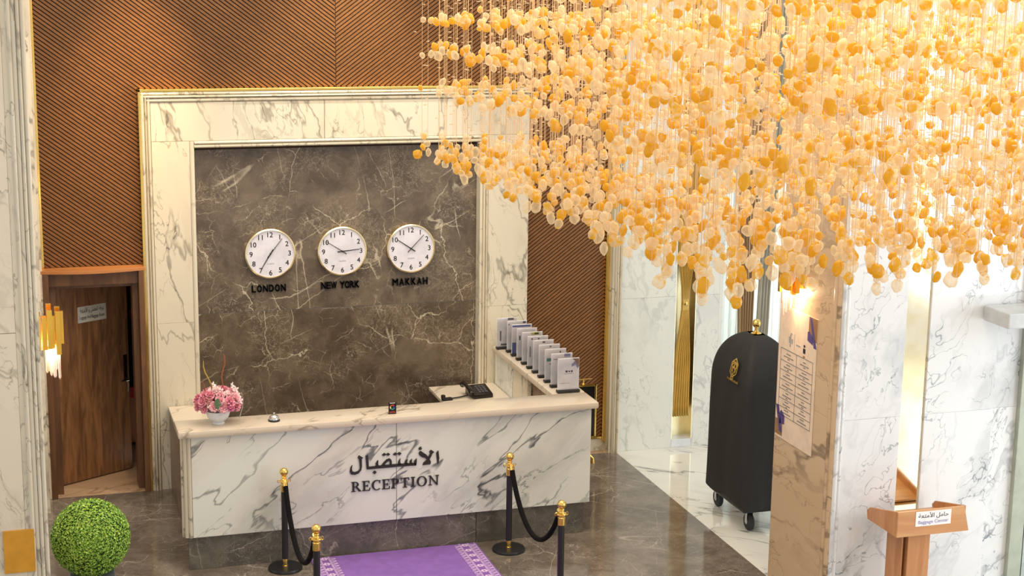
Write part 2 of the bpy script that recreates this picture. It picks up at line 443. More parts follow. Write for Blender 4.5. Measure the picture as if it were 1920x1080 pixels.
AR = {'ا': 'ﺍﺎﺍﺎ', 'أ': 'ﺃﺄﺃﺄ', 'ل': 'ﻝﻞﻟﻠ', 'ح': 'ﺡﺢﺣﺤ', 'م': 'ﻡﻢﻣﻤ', 'ت': 'ﺕﺖﺗﺘ', 'ع': 'ﻉﻊﻋﻌ', 'ة': 'ﺓﺔﺓﺔ', 'غ': 'ﻍﻎﻏﻐ', 'ر': 'ﺭﺮﺭﺮ', 'ف': 'ﻑﻒﻓﻔ', 'و': 'ﻭﻮﻭﻮ', 'ش': 'ﺵﺶﺷﺸ'}
def arabic(s):
    out = []; nj = 'اأةرو'
    i = 0; prev = False
    while i < len(s):
        ch = s[i]
        if ch == ' ': out.append(' '); prev = False; i += 1; continue
        if ch == 'ل' and i + 1 < len(s) and s[i + 1] in 'اأ':
            out.append({'ا': 'ﻻﻼ', 'أ': 'ﻷﻸ'}[s[i + 1]][1 if prev else 0]); prev = False; i += 2; continue
        nxt = i + 1 < len(s) and s[i + 1] in AR and ch not in nj
        out.append(AR[ch][(3 if nxt else 1) if prev else (2 if nxt else 0)])
        prev = nxt; i += 1
    return ''.join(reversed(out))
def frustum_box(mb, cx, cy, z0, z1, a0, b0, a1, b1):
    v = [(cx + sx * a0, cy + sy * b0, z0) for sx, sy in ((-1, -1), (1, -1), (1, 1), (-1, 1))] + [(cx + sx * a1, cy + sy * b1, z1) for sx, sy in ((-1, -1), (1, -1), (1, 1), (-1, 1))]
    return mb.add(v, [(3, 2, 1, 0), (4, 5, 6, 7)] + [(i, (i + 1) % 4, (i + 1) % 4 + 4, i + 4) for i in range(4)])

# ================================================================== THE SETTING
# ---- floor
floor = struct(MB().box(-3, 6.02, -12, .0, -.08, 0).build('floor', 'dark_floor'))
MB().box(6.02, 14, -12, .3, -.08, 0).build('white_marble_band', 'white_floor', floor)
MB().box(.0, 1.30, .0, 2.2, -.08, 0).build('threshold_slab', 'threshold', floor)
MB().box(1.30, 6.02, .0, .3, -.08, 0).build('edge_slab', 'threshold', floor)

# ---- back wall with its diagonal slats
wall_back = sempty('wall_back')
YB = .13          # face of the backing board behind the slats
ZT = 5.25
bk = MB()
bk.box(.24, 1.25, YB, YB + .06, 2.20, ZT).box(1.25, 4.95, YB, YB + .06, 3.3, ZT).box(4.95, 5.95, YB, YB + .06, .13, ZT)
bk.build('backing_board', 'slat_back', wall_back)
def clip(poly, a, b, c):          # keep a*x+b*z<=c
    out = []
    for i in range(len(poly)):
        p, q = poly[i], poly[(i + 1) % len(poly)]
        dp = a * p[0] + b * p[1] - c; dq = a * q[0] + b * q[1] - c
        if dp <= 0: out.append(p)
        if dp * dq < 0:
            t = dp / (dp - dq); out.append((p[0] + (q[0] - p[0]) * t, p[1] + (q[1] - p[1]) * t))
    return out
TA = .745; SP = .0405; SW = .0285
def slats(sign, regions, kmin, kmax):
    """slats of slope sign*TA inside rectangular regions (one slat can show in one region only)"""
    n = 0; k = kmin
    while k < kmax:
        for (x0, x1, z0, z1) in regions:
            pl = [(x0, z0), (x1, z0), (x1, z1), (x0, z1)]
            pl = clip(pl, -sign * TA, 1, k + SW); pl = clip(pl, sign * TA, -1, -k)
            if len(pl) >= 3:
                xs = [p[0] for p in pl]
                if max(xs) - min(xs) < .02: continue
                MB().prism(pl, 'y', YB - .016, YB).build('slat', 'slat', wall_back)
                n += 1
        k += SP
    return n
# left of the chevron seam the slats fall to the right, right of it they rise to the right
n = slats(-1, [(.285, 1.21, 2.225, 3.83), (.285, 3.066, 3.83, 4.85)], 2.2 + TA * .28, 4.86 + TA * 3.07)
n2 = slats(1, [(4.99, 5.885, .16, 3.83), (3.072, 5.885, 3.83, 4.85)], .1 - TA * 5.9, 4.86 - TA * 3.07)
print('slats', n, n2)
# dark marble panel inside the portal, recessed
YP = .14
MB().box(1.66, 4.53, YP, YP + .04, 1.702, 3.40).build('marble_slab', 'dark', wall_back, bevel=.002)
MB().box(1.66, 4.53, YP, YP + .04, .0, 1.698).build('marble_slab', 'dark', wall_back, bevel=.002)
# brass strips at the ends of the wood wall
MB().box(.262, .285, YB - .05, YB, 2.22, ZT).build('brass_strip', 'gold', wall_back, bevel=.004)
MB().box(5.885, 5.925, YB - .06, YB, .10, ZT).build('brass_strip', 'gold', wall_back, bevel=.004)
MB().box(5.03, 5.885, YB - .05, YB, .135, .16).build('brass_strip', 'gold', wall_back, bevel=.003)
# curved wooden ledge over the door
lg = MB(); N = 16
front = [(.245 + (1.20 - .245) * i / N, -.02 - .08 * math.sin(PI * i / N)) for i in range(N + 1)]
lg.prism(front + [(1.20, YB + .1), (.245, YB + .1)], 'z', 2.19, 2.222)
lg.build('ledge', 'ledge', wall_back, bevel=.004)
b = struct(MB().box(5.03, 5.93, YB - .04, YB + .1, .0, .135).build('baseboard_back', 'portal', bevel=.006))

# ---- the marble portal round the dark panel
portal = sempty('trim_1')
def slab(x0, x1, z0, z1, y0=0., y1=YB + .02, mat='portal', par=portal, name='marble_slab'):
    return MB().box(x0, x1, y0, y1, z0, z1).build(name, mat, par, bevel=.003)
for z0, z1 in ((0, 1.657), (1.658, 3.400)):
    slab(1.295, 1.645, z0, z1)
    slab(4.58, 5.005, z0, z1)
slab(1.295, 2.93, 3.402, 3.765); slab(2.934, 5.005, 3.402, 3.765)
def mold(name, x0, x1, z0, z1, prot):      # rounded bead, long in x or z
    mb = MB()
    if z1 - z0 > x1 - x0:
        n_ = 7; w_ = x1 - x0
        pr = [(x0, YB)] + [(x0 + w_ * i / n_, .0 - prot * math.sin(PI * i / n_)) for i in range(n_ + 1)] + [(x1, YB)]
        mb.prism(pr, 'z', z0, z1)
    else:
        n_ = 7; w_ = z1 - z0
        pr = [(YB, z0)] + [(-prot * math.sin(PI * i / n_), z0 + w_ * i / n_) for i in range(n_ + 1)] + [(YB, z1)]
        mb.prism(pr, 'x', x0, x1)
    return mb.build(name, 'portal', portal, smooth=True)
for i, (a, b_, p) in enumerate(((1.208, 1.238, .012), (1.240, 1.262, .03), (1.264, 1.292, .018))):
    mold('molding', a, b_, 0, 3.862 - (a - 1.208) * .9, p)
for i, (a, b_, p) in enumerate(((3.835, 3.862, .012), (3.808, 3.832, .03), (3.768, 3.805, .018))):
    mold('molding', 1.21 + (3.862 - b_) * .9, 5.005, a, b_, p)
mold('molding', 1.647, 1.688, 0, 3.40, .012)
for a, b_, p in ((4.495, 4.525, .010), (4.527, 4.552, .025), (4.554, 4.578, .015)): mold('molding', a, b_, 0, 3.40, p)
for a, b_, p in ((3.335, 3.365, .012), (3.367, 3.400, .02)): mold('molding', 1.69, 4.50, a, b_, p)
MB().box(1.185, 1.207, -.005, YB, 0, 3.89).build('brass_edge', 'gold', portal, bevel=.003)
MB().box(1.185, 5.01, -.005, YB, 3.864, 3.89).build('brass_edge', 'gold', portal, bevel=.003)

# ---- pilaster at the right end of the wood wall
pil = sempty('trim_2')
for a, b_, p in ((5.926, 5.948, .0), (5.95, 5.972, .03), (5.974, 6.0, .015), (6.002, 6.03, .03)):
    mb = MB(); n_ = 7; w_ = b_ - a
    mb.prism([(a, YB)] + [(a + w_ * i / n_, -.02 - p * math.sin(PI * i / n_)) for i in range(n_ + 1)] + [(b_, YB)], 'z', 0, 5.2)
    mb.build('molding', 'portal', pil, smooth=True)

# ---- marble wall to the right behind the covered cart
wall_c = sempty('wall_corridor')
def cslab(x0, x1, z0, z1): return MB().box(x0, x1, 0, .10, z0, z1).build('marble_slab', 'corridor', wall_c, bevel=.003)
for z0, z1 in ((0, 1.657), (1.658, 2.64), (2.70, 5.2)):
    cslab(6.032, 6.648, z0, z1); cslab(6.882, 7.15, z0, z1)
MB().box(6.032, 6.648, -.015, .1, 2.645, 2.695).build('brass_strip', 'gold', wall_c, bevel=.004)
MB().box(6.882, 7.15, -.015, .1, 2.645, 2.695).build('brass_strip', 'gold', wall_c, bevel=.004)
MB().box(6.65, 6.88, .0, .20, 0, .085).build('plinth_block', 'porcelain', wall_c, bevel=.004)
MB().box(6.648, 6.882, .17, .20, .085, 5.2).build('brass_panel', 'gold_satin_metal', wall_c)
MB().box(6.648, 6.654, .0, .17, .085, 5.2).build('brass_reveal', 'gold_mirror', wall_c)
MB().box(6.876, 6.882, .0, .17, .085, 5.2).build('brass_reveal', 'gold_mirror', wall_c)
MB().box(7.15, 7.19, 0, .6, 0, 5.2).build('window_reveal', 'corridor', wall_c)

# ---- window with a sheer curtain
win = struct(MB().box(7.19, 7.25, .50, .56, 0, 5.2).box(9.4, 9.46, .50, .56, 0, 5.2).box(7.25, 9.4, .50, .56, 0, .12).box(7.25, 9.4, .50, .56, 2.9, 2.98).box(8.3, 8.36, .50, .56, .12, 5.2).build('window_1', 'alu_white'))
for a, b_ in ((7.25, 8.3), (8.36, 9.4)):
    MB().box(a, b_, .52, .53, .12, 2.9).build('pane', 'glass', win); MB().box(a, b_, .52, .53, 2.98, 5.2).build('pane', 'glass', win)

# ---- right pillar wall (side with notice, front with the brass inlay)
pr = sempty('wall_right')
YF = -4.63
for z0, z1 in ((0, 1.657), (1.658, 3.30), (3.301, 5.3)):
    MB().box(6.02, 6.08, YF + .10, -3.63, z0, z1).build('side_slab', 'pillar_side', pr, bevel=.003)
    MB().box(6.10, 6.598, YF, YF + .06, z0, z1).build('front_slab', 'pillar', pr, bevel=.003)
    MB().box(6.812, 7.43, YF, YF + .06, z0, z1).build('front_slab', 'pillar', pr, bevel=.003)
    MB().box(7.432, 7.67, YF + .02, YF + .08, z0, z1).build('front_slab', 'pillar', pr, bevel=.003)
MB().box(6.078, 7.66, YF + .09, -3.635, 0, 5.3).build('core', 'pillar', pr)
MB().box(6.60, 6.81, YF + .02, YF + .05, 0, 5.3).build('brass_inlay', 'gold_mirror', pr)
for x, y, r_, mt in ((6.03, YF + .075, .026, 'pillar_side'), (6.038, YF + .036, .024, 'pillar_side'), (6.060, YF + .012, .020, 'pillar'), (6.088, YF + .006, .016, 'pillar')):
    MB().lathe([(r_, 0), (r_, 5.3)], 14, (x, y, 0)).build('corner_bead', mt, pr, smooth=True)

# ---- left pillar near the camera, and the pilaster behind it that carries the sconce
pl_ = sempty('wall_left')
YL = -4.6
for z0, z1 in ((0, .997), (1.0, 2.70), (2.703, 5.3)):
    MB().box(-1.2, .0, YL, YL + .08, z0, z1).build('front_slab', 'left_pillar', pl_, bevel=.003)
MB().box(-1.2, .13, YL + .07, -3.7, 0, 5.3).build('core', 'left_pillar', pl_)
for x0, x1, p in ((.001, .031, .0), (.031, .063, .010), (.064, .090, .006), (.092, .118, .012), (.12, .148, .008)):
    mb = MB(); n_ = 7; w_ = x1 - x0
    mb.prism([(x0, YL + .08)] + [(x0 + w_ * i / n_, YL - p * math.sin(PI * i / n_)) for i in range(n_ + 1)] + [(x1, YL + .08)], 'z', 0, 5.3)
    mb.build('molding', 'portal', pl_, smooth=True)
sp = sempty('wall_left_rear')
MB().box(-.9, .235, -.42, -.02, 0, 1.655).build('marble_slab', 'left_pillar', sp, bevel=.004)
MB().box(-.9, .235, -.42, -.02, 1.659, 5.2).build('marble_slab', 'left_pillar', sp, bevel=.004)
MB().box(-.9, .262, -.02, .3, 0, 5.2).build('return_slab', 'left_pillar', sp, bevel=.004)

# ---- door to the left of the portal, standing ajar into a dim storeroom
door = sempty('door_1')
fm = MB().box(.262, .315, -.03, .30, 0, 2.19).build('casing', 'door_frame', door, bevel=.004)
MB().box(1.135, 1.185, -.03, .30, 0, 2.19).build('casing', 'door_frame', door, bevel=.004)
MB().box(.315, 1.135, .02, .30, 2.06, 2.19).build('casing', 'door_frame', door, bevel=.004)
MB().box(.315, .375, .10, .34, 0, 2.06).build('jamb', 'door_frame', door, bevel=.004)
MB().box(1.08, 1.135, .10, .34, 0, 2.06).build('jamb', 'door_frame', door, bevel=.004)
MB().box(.375, 1.08, .10, .34, 2.02, 2.06).build('jamb', 'door_frame', door, bevel=.004)
leaf = MB().box(0, .80, -.022, .022, .012, 2.015).build('leaf', 'door', door, bevel=.003)
leaf.location = (.365, .36, 0); leaf.rotation_euler = (0, 0, R(30))
MB().box(.735, .775, -.030, -.022, .93, 1.20).build('lock_plate', 'black_gloss', leaf, bevel=.002)
MB().tube([(.755, -.022, .95), (.755, -.075, .95), (.67, -.08, .95)], .010, 8).build('lever_handle', 'chrome', leaf, smooth=True)
MB().tube([(.765, -.03, .935), (.765, -.05, .90), (.762, -.045, .82)], .008, 6).build('key_fob', 'chrome', leaf, smooth=True)
pq = MB().box(.235, .555, -.029, -.022, 1.60, 1.76).build('name_plate', 'silver', leaf, bevel=.002)
tx = MB(); text_mb(tx, arabic('غرفة العفش و الأمتعة'), .042, .395, 1.70, -.031, .001, width=.27)
text_mb(tx, 'Luggage And Baggage Room', .032, .395, 1.635, -.031, .001, width=.28); tx.build('print', 'ink', leaf)
room = struct(MB().box(.1, .13, .3, 2.2, 0, 2.6).box(1.62, 1.65, .3, 2.2, 0, 2.6).box(.1, 1.65, 2.2, 2.23, 0, 2.6).box(.1, 1.65, .3, 2.2, 2.6, 2.63).build('wall_storeroom', 'store'))

# ---- glazed entrance door at the far right
gd = sempty('door_2')
MB().box(7.665, 7.79, YF - .03, YF + .05, 0, 5.2).build('stile', 'alu', gd, bevel=.004)
MB().box(7.79, 7.805, YF - .02, YF + .03, 0, 5.2).build('gasket', 'rubber', gd)
MB().box(7.805, 9.2, YF, YF + .012, 0, 5.2).build('pane', 'glass', gd)
MB().box(7.27, 9.2, YF - .36, YF - .02, 2.40, 2.52).build('operator_housing', 'alu_white', gd, bevel=.01)

# ================================================================== RECEPTION COUNTER
ct = thing('reception_counter', 'white marble reception counter with dark plinth and RECEPTION lettering', 'counter', (3.1, -1.1, 0))
OX, OY = 3.1, -1.1
def cb(name, x0, x1, y0, y1, z0, z1, mat, bevel=.004, par=None):
    return MB().box(x0 - OX, x1 - OX, y0 - OY, y1 - OY, z0, z1).build(name, mat, par or ct, bevel=bevel)
YC = -2.235
cb('front_slab', 1.352, 3.108, YC, YC + .05, .300, 1.19, 'counter')
cb('front_slab', 3.112, 4.906, YC, YC + .05, .300, 1.19, 'counter')
cb('end_slab', 4.866, 4.906, YC + .05, -.05, .300, 1.19, 'counter')
cb('side_panel', 1.38, 1.42, YC + .10, -.03, 0, .80, 'side_brown')
cb('desk_top', 1.375, 1.80, -1.945, -.005, .80, .835, 'top', .006)
cb('plinth_slab', 1.318, 3.848, YC + .045, YC + .085, 0, .300, 'dark_plinth')
cb('plinth_slab', 3.852, 4.862, YC + .045, YC + .085, 0, .300, 'dark_plinth')
cb('plinth_slab', 4.822, 4.862, YC + .085, -.05, 0, .300, 'dark_plinth')
for x, y, r_ in ((1.335, YC + .012, .017), (1.308, YC + .030, .020), (1.284, YC + .060, .017)):
    MB().lathe([(r_, .300), (r_, 1.19)], 14, (x - OX, y - OY, 0)).build('pilaster_bead', 'portal', ct, smooth=True)
def top_slab(x0, x1, y0, y1):
    n_ = 8; z0, z1 = 1.19, 1.25
    mb = MB().box(x0 - OX, x1 - OX, y0 - OY, y1 - OY, z0, z1)
    return mb.build('countertop', 'top', ct, bevel=.018, smooth=True)
top_slab(1.244, 4.955, -2.295, -1.92)
top_slab(4.635, 4.955, -1.925, -.02)
cb('back_panel', 1.40, 4.66, -1.99, -1.95, .0, 1.19, 'portal')
cb('inner_slab', 4.66, 4.70, -.62, -.04, 0, 1.19, 'counter')
cb('inner_post', 4.655, 4.70, -1.12, -.66, 0, 1.19, 'portal')
cb('inner_shelf', 4.71, 4.75, -1.92, -1.12, 0, 1.19, 'side_brown')
cb('desk_top', 3.97, 4.655, -1.945, .0, .82, .855, 'top', .006)
cb('desk_leg', 4.03, 4.07, -1.70, -.72, 0, .82, 'portal')
# lettering on the front
AP = [[(2.777,.917),(2.814,.892),(2.801,.885),(2.802,.813),(2.795,.781),(2.771,.755),(2.738,.744),(2.706,.752),(2.695,.773),(2.701,.811),(2.718,.834),(2.713,.799),(2.72,.776),(2.741,.769),(2.768,.775),(2.784,.793),(2.782,.837),(2.777,.882),(2.765,.896)],
[(2.835,.907),(2.855,.916),(2.861,.853),(2.862,.806),(2.844,.785),(2.84,.843),(2.836,.882)],
[(2.844,.785),(2.862,.806),(2.922,.809),(2.998,.811),(3.079,.812),(3.161,.81),(3.232,.808),(3.278,.807),(3.284,.784),(3.226,.786),(3.172,.785),(3.123,.787),(3.084,.785),(3.008,.785),(2.943,.785),(2.889,.784)],
[(2.926,.807),(2.923,.831),(2.938,.854),(2.947,.859),(2.945,.835),(2.949,.805)],
[(2.973,.809),(2.992,.833),(3.019,.859),(3.047,.868),(3.062,.853),(3.067,.83),(3.064,.808),(3.049,.807),(3.049,.831),(3.042,.846),(3.022,.836),(3.006,.818),(3.004,.806)],
[(3.12,.803),(3.123,.831),(3.143,.86),(3.14,.829),(3.15,.804)],
[(3.183,.804),(3.185,.826),(3.209,.849),(3.203,.824),(3.211,.801)],
[(3.226,.805),(3.226,.828),(3.247,.846),(3.244,.824),(3.252,.802)],
[(3.262,.802),(3.267,.825),(3.289,.848),(3.288,.806),(3.284,.784)],
[(2.979,.904),(3.001,.92),(3.016,.909),(2.998,.892)],[(3.016,.905),(3.033,.919),(3.052,.906),(3.033,.891)],
[(3.076,.901),(3.098,.917),(3.115,.906),(3.097,.889)],[(3.113,.903),(3.134,.918),(3.153,.905),(3.134,.888)],
[(2.897,.753),(2.916,.768),(2.932,.753),(2.913,.735)],
[(3.308,.899),(3.325,.912),(3.38,.871),(3.402,.836),(3.416,.809),(3.413,.785),(3.342,.782),(3.35,.804),(3.38,.826),(3.363,.847),(3.336,.855),(3.311,.877)],
[(3.402,.829),(3.39,.852),(3.41,.88),(3.402,.9),(3.418,.915),(3.446,.893),(3.429,.881),(3.416,.851)],
[(3.306,.935),(3.317,.949),(3.333,.948),(3.325,.941),(3.338,.933),(3.319,.921),(3.307,.925)],
[(3.465,.884),(3.484,.904),(3.492,.834),(3.485,.79),(3.477,.782),(3.469,.836)]]
mb = MB()
for p in AP: mb.prism([(x - OX, z) for x, z in p], 'y', YC - .012 - OY, YC + .002 - OY)
o = mb.build('arabic_lettering', 'letter', ct); o['label'] = 'dark Arabic word for reception'
def ring(cx, cy, ro, so, ri, si, a0, a1, n=18, dx=0):
    out = [(cx + ro * math.cos(R(a0 + (a1 - a0) * i / n)), cy + so * math.sin(R(a0 + (a1 - a0) * i / n))) for i in range(n + 1)]
    inn = [(cx + dx + ri * math.cos(R(a0 + (a1 - a0) * i / n)), cy + si * math.sin(R(a0 + (a1 - a0) * i / n))) for i in range(n + 1)]
    return [[out[i], out[i + 1], inn[i + 1], inn[i]] for i in range(n)]
def rc(a, b, c, d): return [(a, b), (c, b), (c, d), (a, d)]
LET = {
 'R': ([rc(.10, 0, .27, 1), rc(0, 0, .38, .06), rc(0, .94, .36, 1), rc(.25, .47, .36, .53), [(.33, .5), (.52, .5), (.90, 0), (.66, 0)]] + ring(.35, .735, .31, .265, .15, .205, -90, 90), .82),
 'E': ([rc(.10, 0, .27, 1), rc(0, 0, .66, .06), rc(0, .94, .64, 1), rc(.25, .47, .50, .54), rc(.47, .38, .52, .63), [(.58, 1), (.64, 1), (.65, .74), (.60, .74)], [(.60, 0), (.68, 0), (.72, .28), (.66, .28)]], .70),
 'C': (ring(.46, .5, .46, .52, .30, .46, 48, 312, 26, .03) + [[(.70, .66), (.76, .66), (.78, .98), (.72, .98)]], .78),
 'P': ([rc(.10, 0, .27, 1), rc(0, 0, .38, .06), rc(0, .94, .36, 1), rc(.25, .42, .36, .48)] + ring(.35, .71, .33, .29, .17, .23, -90, 90), .70),
 'T': ([rc(.30, 0, .47, 1), rc(.19, 0, .58, .06), rc(.02, .93, .75, 1), [(0, .72), (.05, .72), (.07, 1), (.02, 1)], [(.72, .72), (.77, .72), (.75, 1), (.70, 1)]], .78),
 'I': ([rc(.10, 0, .27, 1), rc(0, 0, .37, .06), rc(0, .94, .37, 1)], .38),
 'O': (ring(.46, .5, .46, .52, .28, .46, 0, 360, 30), .92),
 'N': ([rc(.12, 0, .20, 1), rc(0, 0, .32, .06), [(0, 1), (.22, 1), (.86, .0), (.72, -.02), (.08, .94)], rc(.74, 0, .84, 1), rc(.62, .94, .96, 1)], .96)}
word = 'RECEPTION'; gap = .14
tot = sum(LET[c][1] for c in word) + gap * (len(word) - 1)
kx = (3.491 - 2.708) / tot; kz = .088; x = 2.708
for c in word:
    mb = MB()
    for i, p in enumerate(LET[c][0]): mb.prism([(x + a * kx - OX, .591 + b_ * kz) for a, b_ in p], 'y', YC - .012 - i * 2e-5 - OY, YC + .002 - OY)
    mb.build('letter', 'letter', ct); x += (LET[c][1] + gap) * kx

# ---- items on the counter
# flower arrangement
random.seed(11)
fl = thing('flower_arrangement', 'pink silk flower arrangement in a white footed bowl on the counter', 'flowers', (1.60, -2.10, 1.25))
MB().lathe([(.05, 0), (.055, .008), (.045, .018), (.06, .03), (.088, .06), (.10, .095), (.104, .12), (.096, .118), (.08, .07), (.03, .04)], 28).build('bowl', 'porcelain', fl, smooth=True)
def blossom_mesh(k):
    rnd = random.Random(k); mb = MB()
    mb.sphere((0, 0, 0), .016, 8, 6)
    for ring_i, (n_, rr, tilt, sz) in enumerate(((4, .010, 75, .022), (6, .018, 50, .028), (8, .026, 22, .032), (8, .028, -8, .032))):
        for j in range(n_):
            a = 2 * PI * (j + rnd.random() * .5 + ring_i * .37) / n_; t = R(tilt + rnd.uniform(-12, 12)); s0 = len(mb.v)
            def fn(u, v, sz=sz):
                wdt = math.sin(PI * min(1, .18 + .82 * v)) ** .6 * sz * .62 if v < .99 else sz * .22
                return Vector((v * sz, (u - .5) * 2 * wdt, .35 * sz * (v ** 2) - .25 * sz * (abs(u - .5) * 2) ** 2 * v + .10 * sz * math.sin(9 * u + 4 * v)))
            mb.grid(fn, 4, 3)
            mb.xf(Matrix.Rotation(a, 4, 'Z') @ Matrix.Translation((rr * .35, 0, .0)) @ Matrix.Rotation(-t, 4, 'Y'), s0)
    return mb.mesh('blossom', True)
bm_ = [[blossom_mesh(k * 10 + j) for j in range(1)][0] for k in range(5)]
bmeshes = []
for k in range(5):
    bm_[k].materials.append(M['pinks'][k]); bmeshes.append(bm_[k])
i = 0; cnt = 0
for lat, nn in ((-8, 12), (20, 11), (48, 8), (75, 4)):
    for j in range(nn):
        a = 2 * PI * (j + .5 * random.random()) / nn
        la = R(lat + random.uniform(-7, 7)); rr = random.uniform(.92, 1.06)
        p = Vector((math.cos(a) * math.cos(la) * .165 * rr, math.sin(a) * math.cos(la) * .12 * rr, .185 + math.sin(la) * .105 * rr))
        d = Vector((p.x, p.y, (p.z - .15) * 1.2)).normalized()
        left = p.x < -.06
        k = random.choice([3, 3, 1] if left else ([2, 1, 0] if p.z < .22 else [0, 0, 4, 1]))
        o = put('blossom', bmeshes[k], None, fl, p); o.rotation_euler = d.to_track_quat('Z', 'Y').to_euler(); s_ = random.uniform(1.05, 1.4); o.scale = (s_, s_, s_)
for px, pz, py in ((.145, .29, -.02), (.165, .24, -.05), (.12, .32, 0), (-.035, .335, 0), (.18, .20, -.04), (-.03, .30, -.03)):
    mb = MB()
    for j in range(5):
        a = 2 * PI * j / 5; s0 = len(mb.v)
        mb.grid(lambda u, v: Vector((.006 + v * .03, (u - .5) * .022 * math.sin(PI * (.15 + .8 * v)), .008 * v)), 2, 3).xf(Matrix.Rotation(a, 4, 'Z'), s0)
    o = mb.build('white_flower', 'bud', fl, True); o.location = (px, py, pz); o.rotation_euler = (R(70 + random.uniform(-15, 15)), random.uniform(-.5, .5), random.random())
mb = MB().grid(lambda u, v: Vector(((u - .5) * .05 * math.sin(PI * (.1 + .85 * v)), -.02 * v, -.09 * v)), 4, 5)
o = mb.build('leaf', 'leaf', fl, True); o.location = (-.02, -.135, .255)
for pts, mt in (([(-.05, 0, .25), (-.048, 0, .33), (-.075, .0, .40), (-.10, .0, .45), (-.112, .01, .50), (-.11, .01, .55)], 'twig_y'),
                ([(.03, 0, .25), (.045, 0, .33), (.036, 0, .41), (.05, .01, .46), (.066, .01, .51), (.064, .01, .58), (.056, .01, .60)], 'twig'),
                ([(-.10, 0, .26), (-.11, 0, .33), (-.128, 0, .39)], 'twig')):
    MB().tube(pts, [.006] * (len(pts) - 1) + [.003], 6).build('twig', mt, fl, smooth=True)
MB().tube([(.18, .03, .02), (.21, .03, .12), (.215, .03, .20), (.20, .02, .25)], .003, 6).build('wire_stem', 'chrome', fl, smooth=True)
# service bell
bl = thing('service_bell', 'small chrome service bell on the counter beside the pink flowers', 'bell', (2.065, -2.14, 1.25))
MB().lathe([(.050, 0), (.050, .012), (.044, .016)], 24).build('base', 'black', bl, smooth=True)
MB().lathe([(.044, .016), (.043, .026), (.036, .042), (.022, .053), (.006, .057)], 24).build('dome', 'chrome', bl, smooth=True)
MB().lathe([(.004, .055), (.004, .066), (.010, .068), (.009, .074), (.002, .076)], 12).build('button', 'chrome', bl, smooth=True)
# review card
cd = thing('review_card', 'small black acrylic card with a coloured swirl on the counter', 'card', (3.085, -2.19, 1.25))
MB().box(-.034, .034, -.003, .003, 0, .105).build('panel', 'black_gloss', cd, bevel=.001)
MB().box(-.034, .034, -.003, .035, 0, .004).build('foot', 'black_gloss', cd)
for a0, a1, mt in ((40, 160, 'red_ink'), (160, 220, 'yellow_ink'), (220, 320, 'teal_ink'), (-40, 10, 'blue_ink')):
    mb = MB()
    for q in ring(0, .062, .024, .024, .013, .013, a0, a1, 8): mb.prism(q, 'y', -.0045, -.003)
    mb.build('swirl_print', mt, cd)
MB().box(.004, .026, -.0045, -.003, .058, .067).build('swirl_print', 'blue_ink', cd)
MB().box(-.026, .026, -.0045, -.003, .012, .016).box(-.02, .02, -.0045, -.003, .021, .025).build('line_print', 'red_ink', cd)
MB().box(-.024, .024, -.0045, -.003, .096, .101).build('line_print', 'paper', cd)
# telephone
ph = thing('telephone', 'black desk telephone with handset on the inner desk', 'telephone', (4.34, -.45, .855), R(8)); ph.scale = (1.15, 1.15, 1.15)
MB().prism([(-.10, 0), (.10, 0), (.10, .075), (.07, .085), (-.10, .035)], 'x', -.06, .12).build('body', 'black_gloss', ph, bevel=.01, smooth=True)
MB().tube([(-.085, -.10, .055), (-.085, -.07, .08), (-.085, 0, .095), (-.085, .07, .105), (-.085, .10, .085)], [.026, .024, .017, .024, .026], 10).build('handset', 'black_gloss', ph, smooth=True)
kb = MB()
for a in range(3):
    for c in range(4): kb.box(.0 + a * .03, .02 + a * .03, -.07 + c * .03, -.05 + c * .03, .045 + c * .0075, .056 + c * .0075)
kb.build('keypad', 'grey_ink', ph)['kind'] = 'stuff'
pts = [(-.10 - .02 * i / 6, -.04 - .02 * i, .02 + .01 * math.sin(i * 1.3)) for i in range(8)]
MB().tube([(-.08, .0, .015), (-.16, -.02, .012), (-.24, -.03, .012)], .007, 6).build('cord', 'black', ph, smooth=True)
MB().box(-.33, -.24, -.055, -.01, 0, .022).box(-.335, -.305, -.05, -.015, .02, .05).build('plug_block', 'black', ph, bevel=.004)
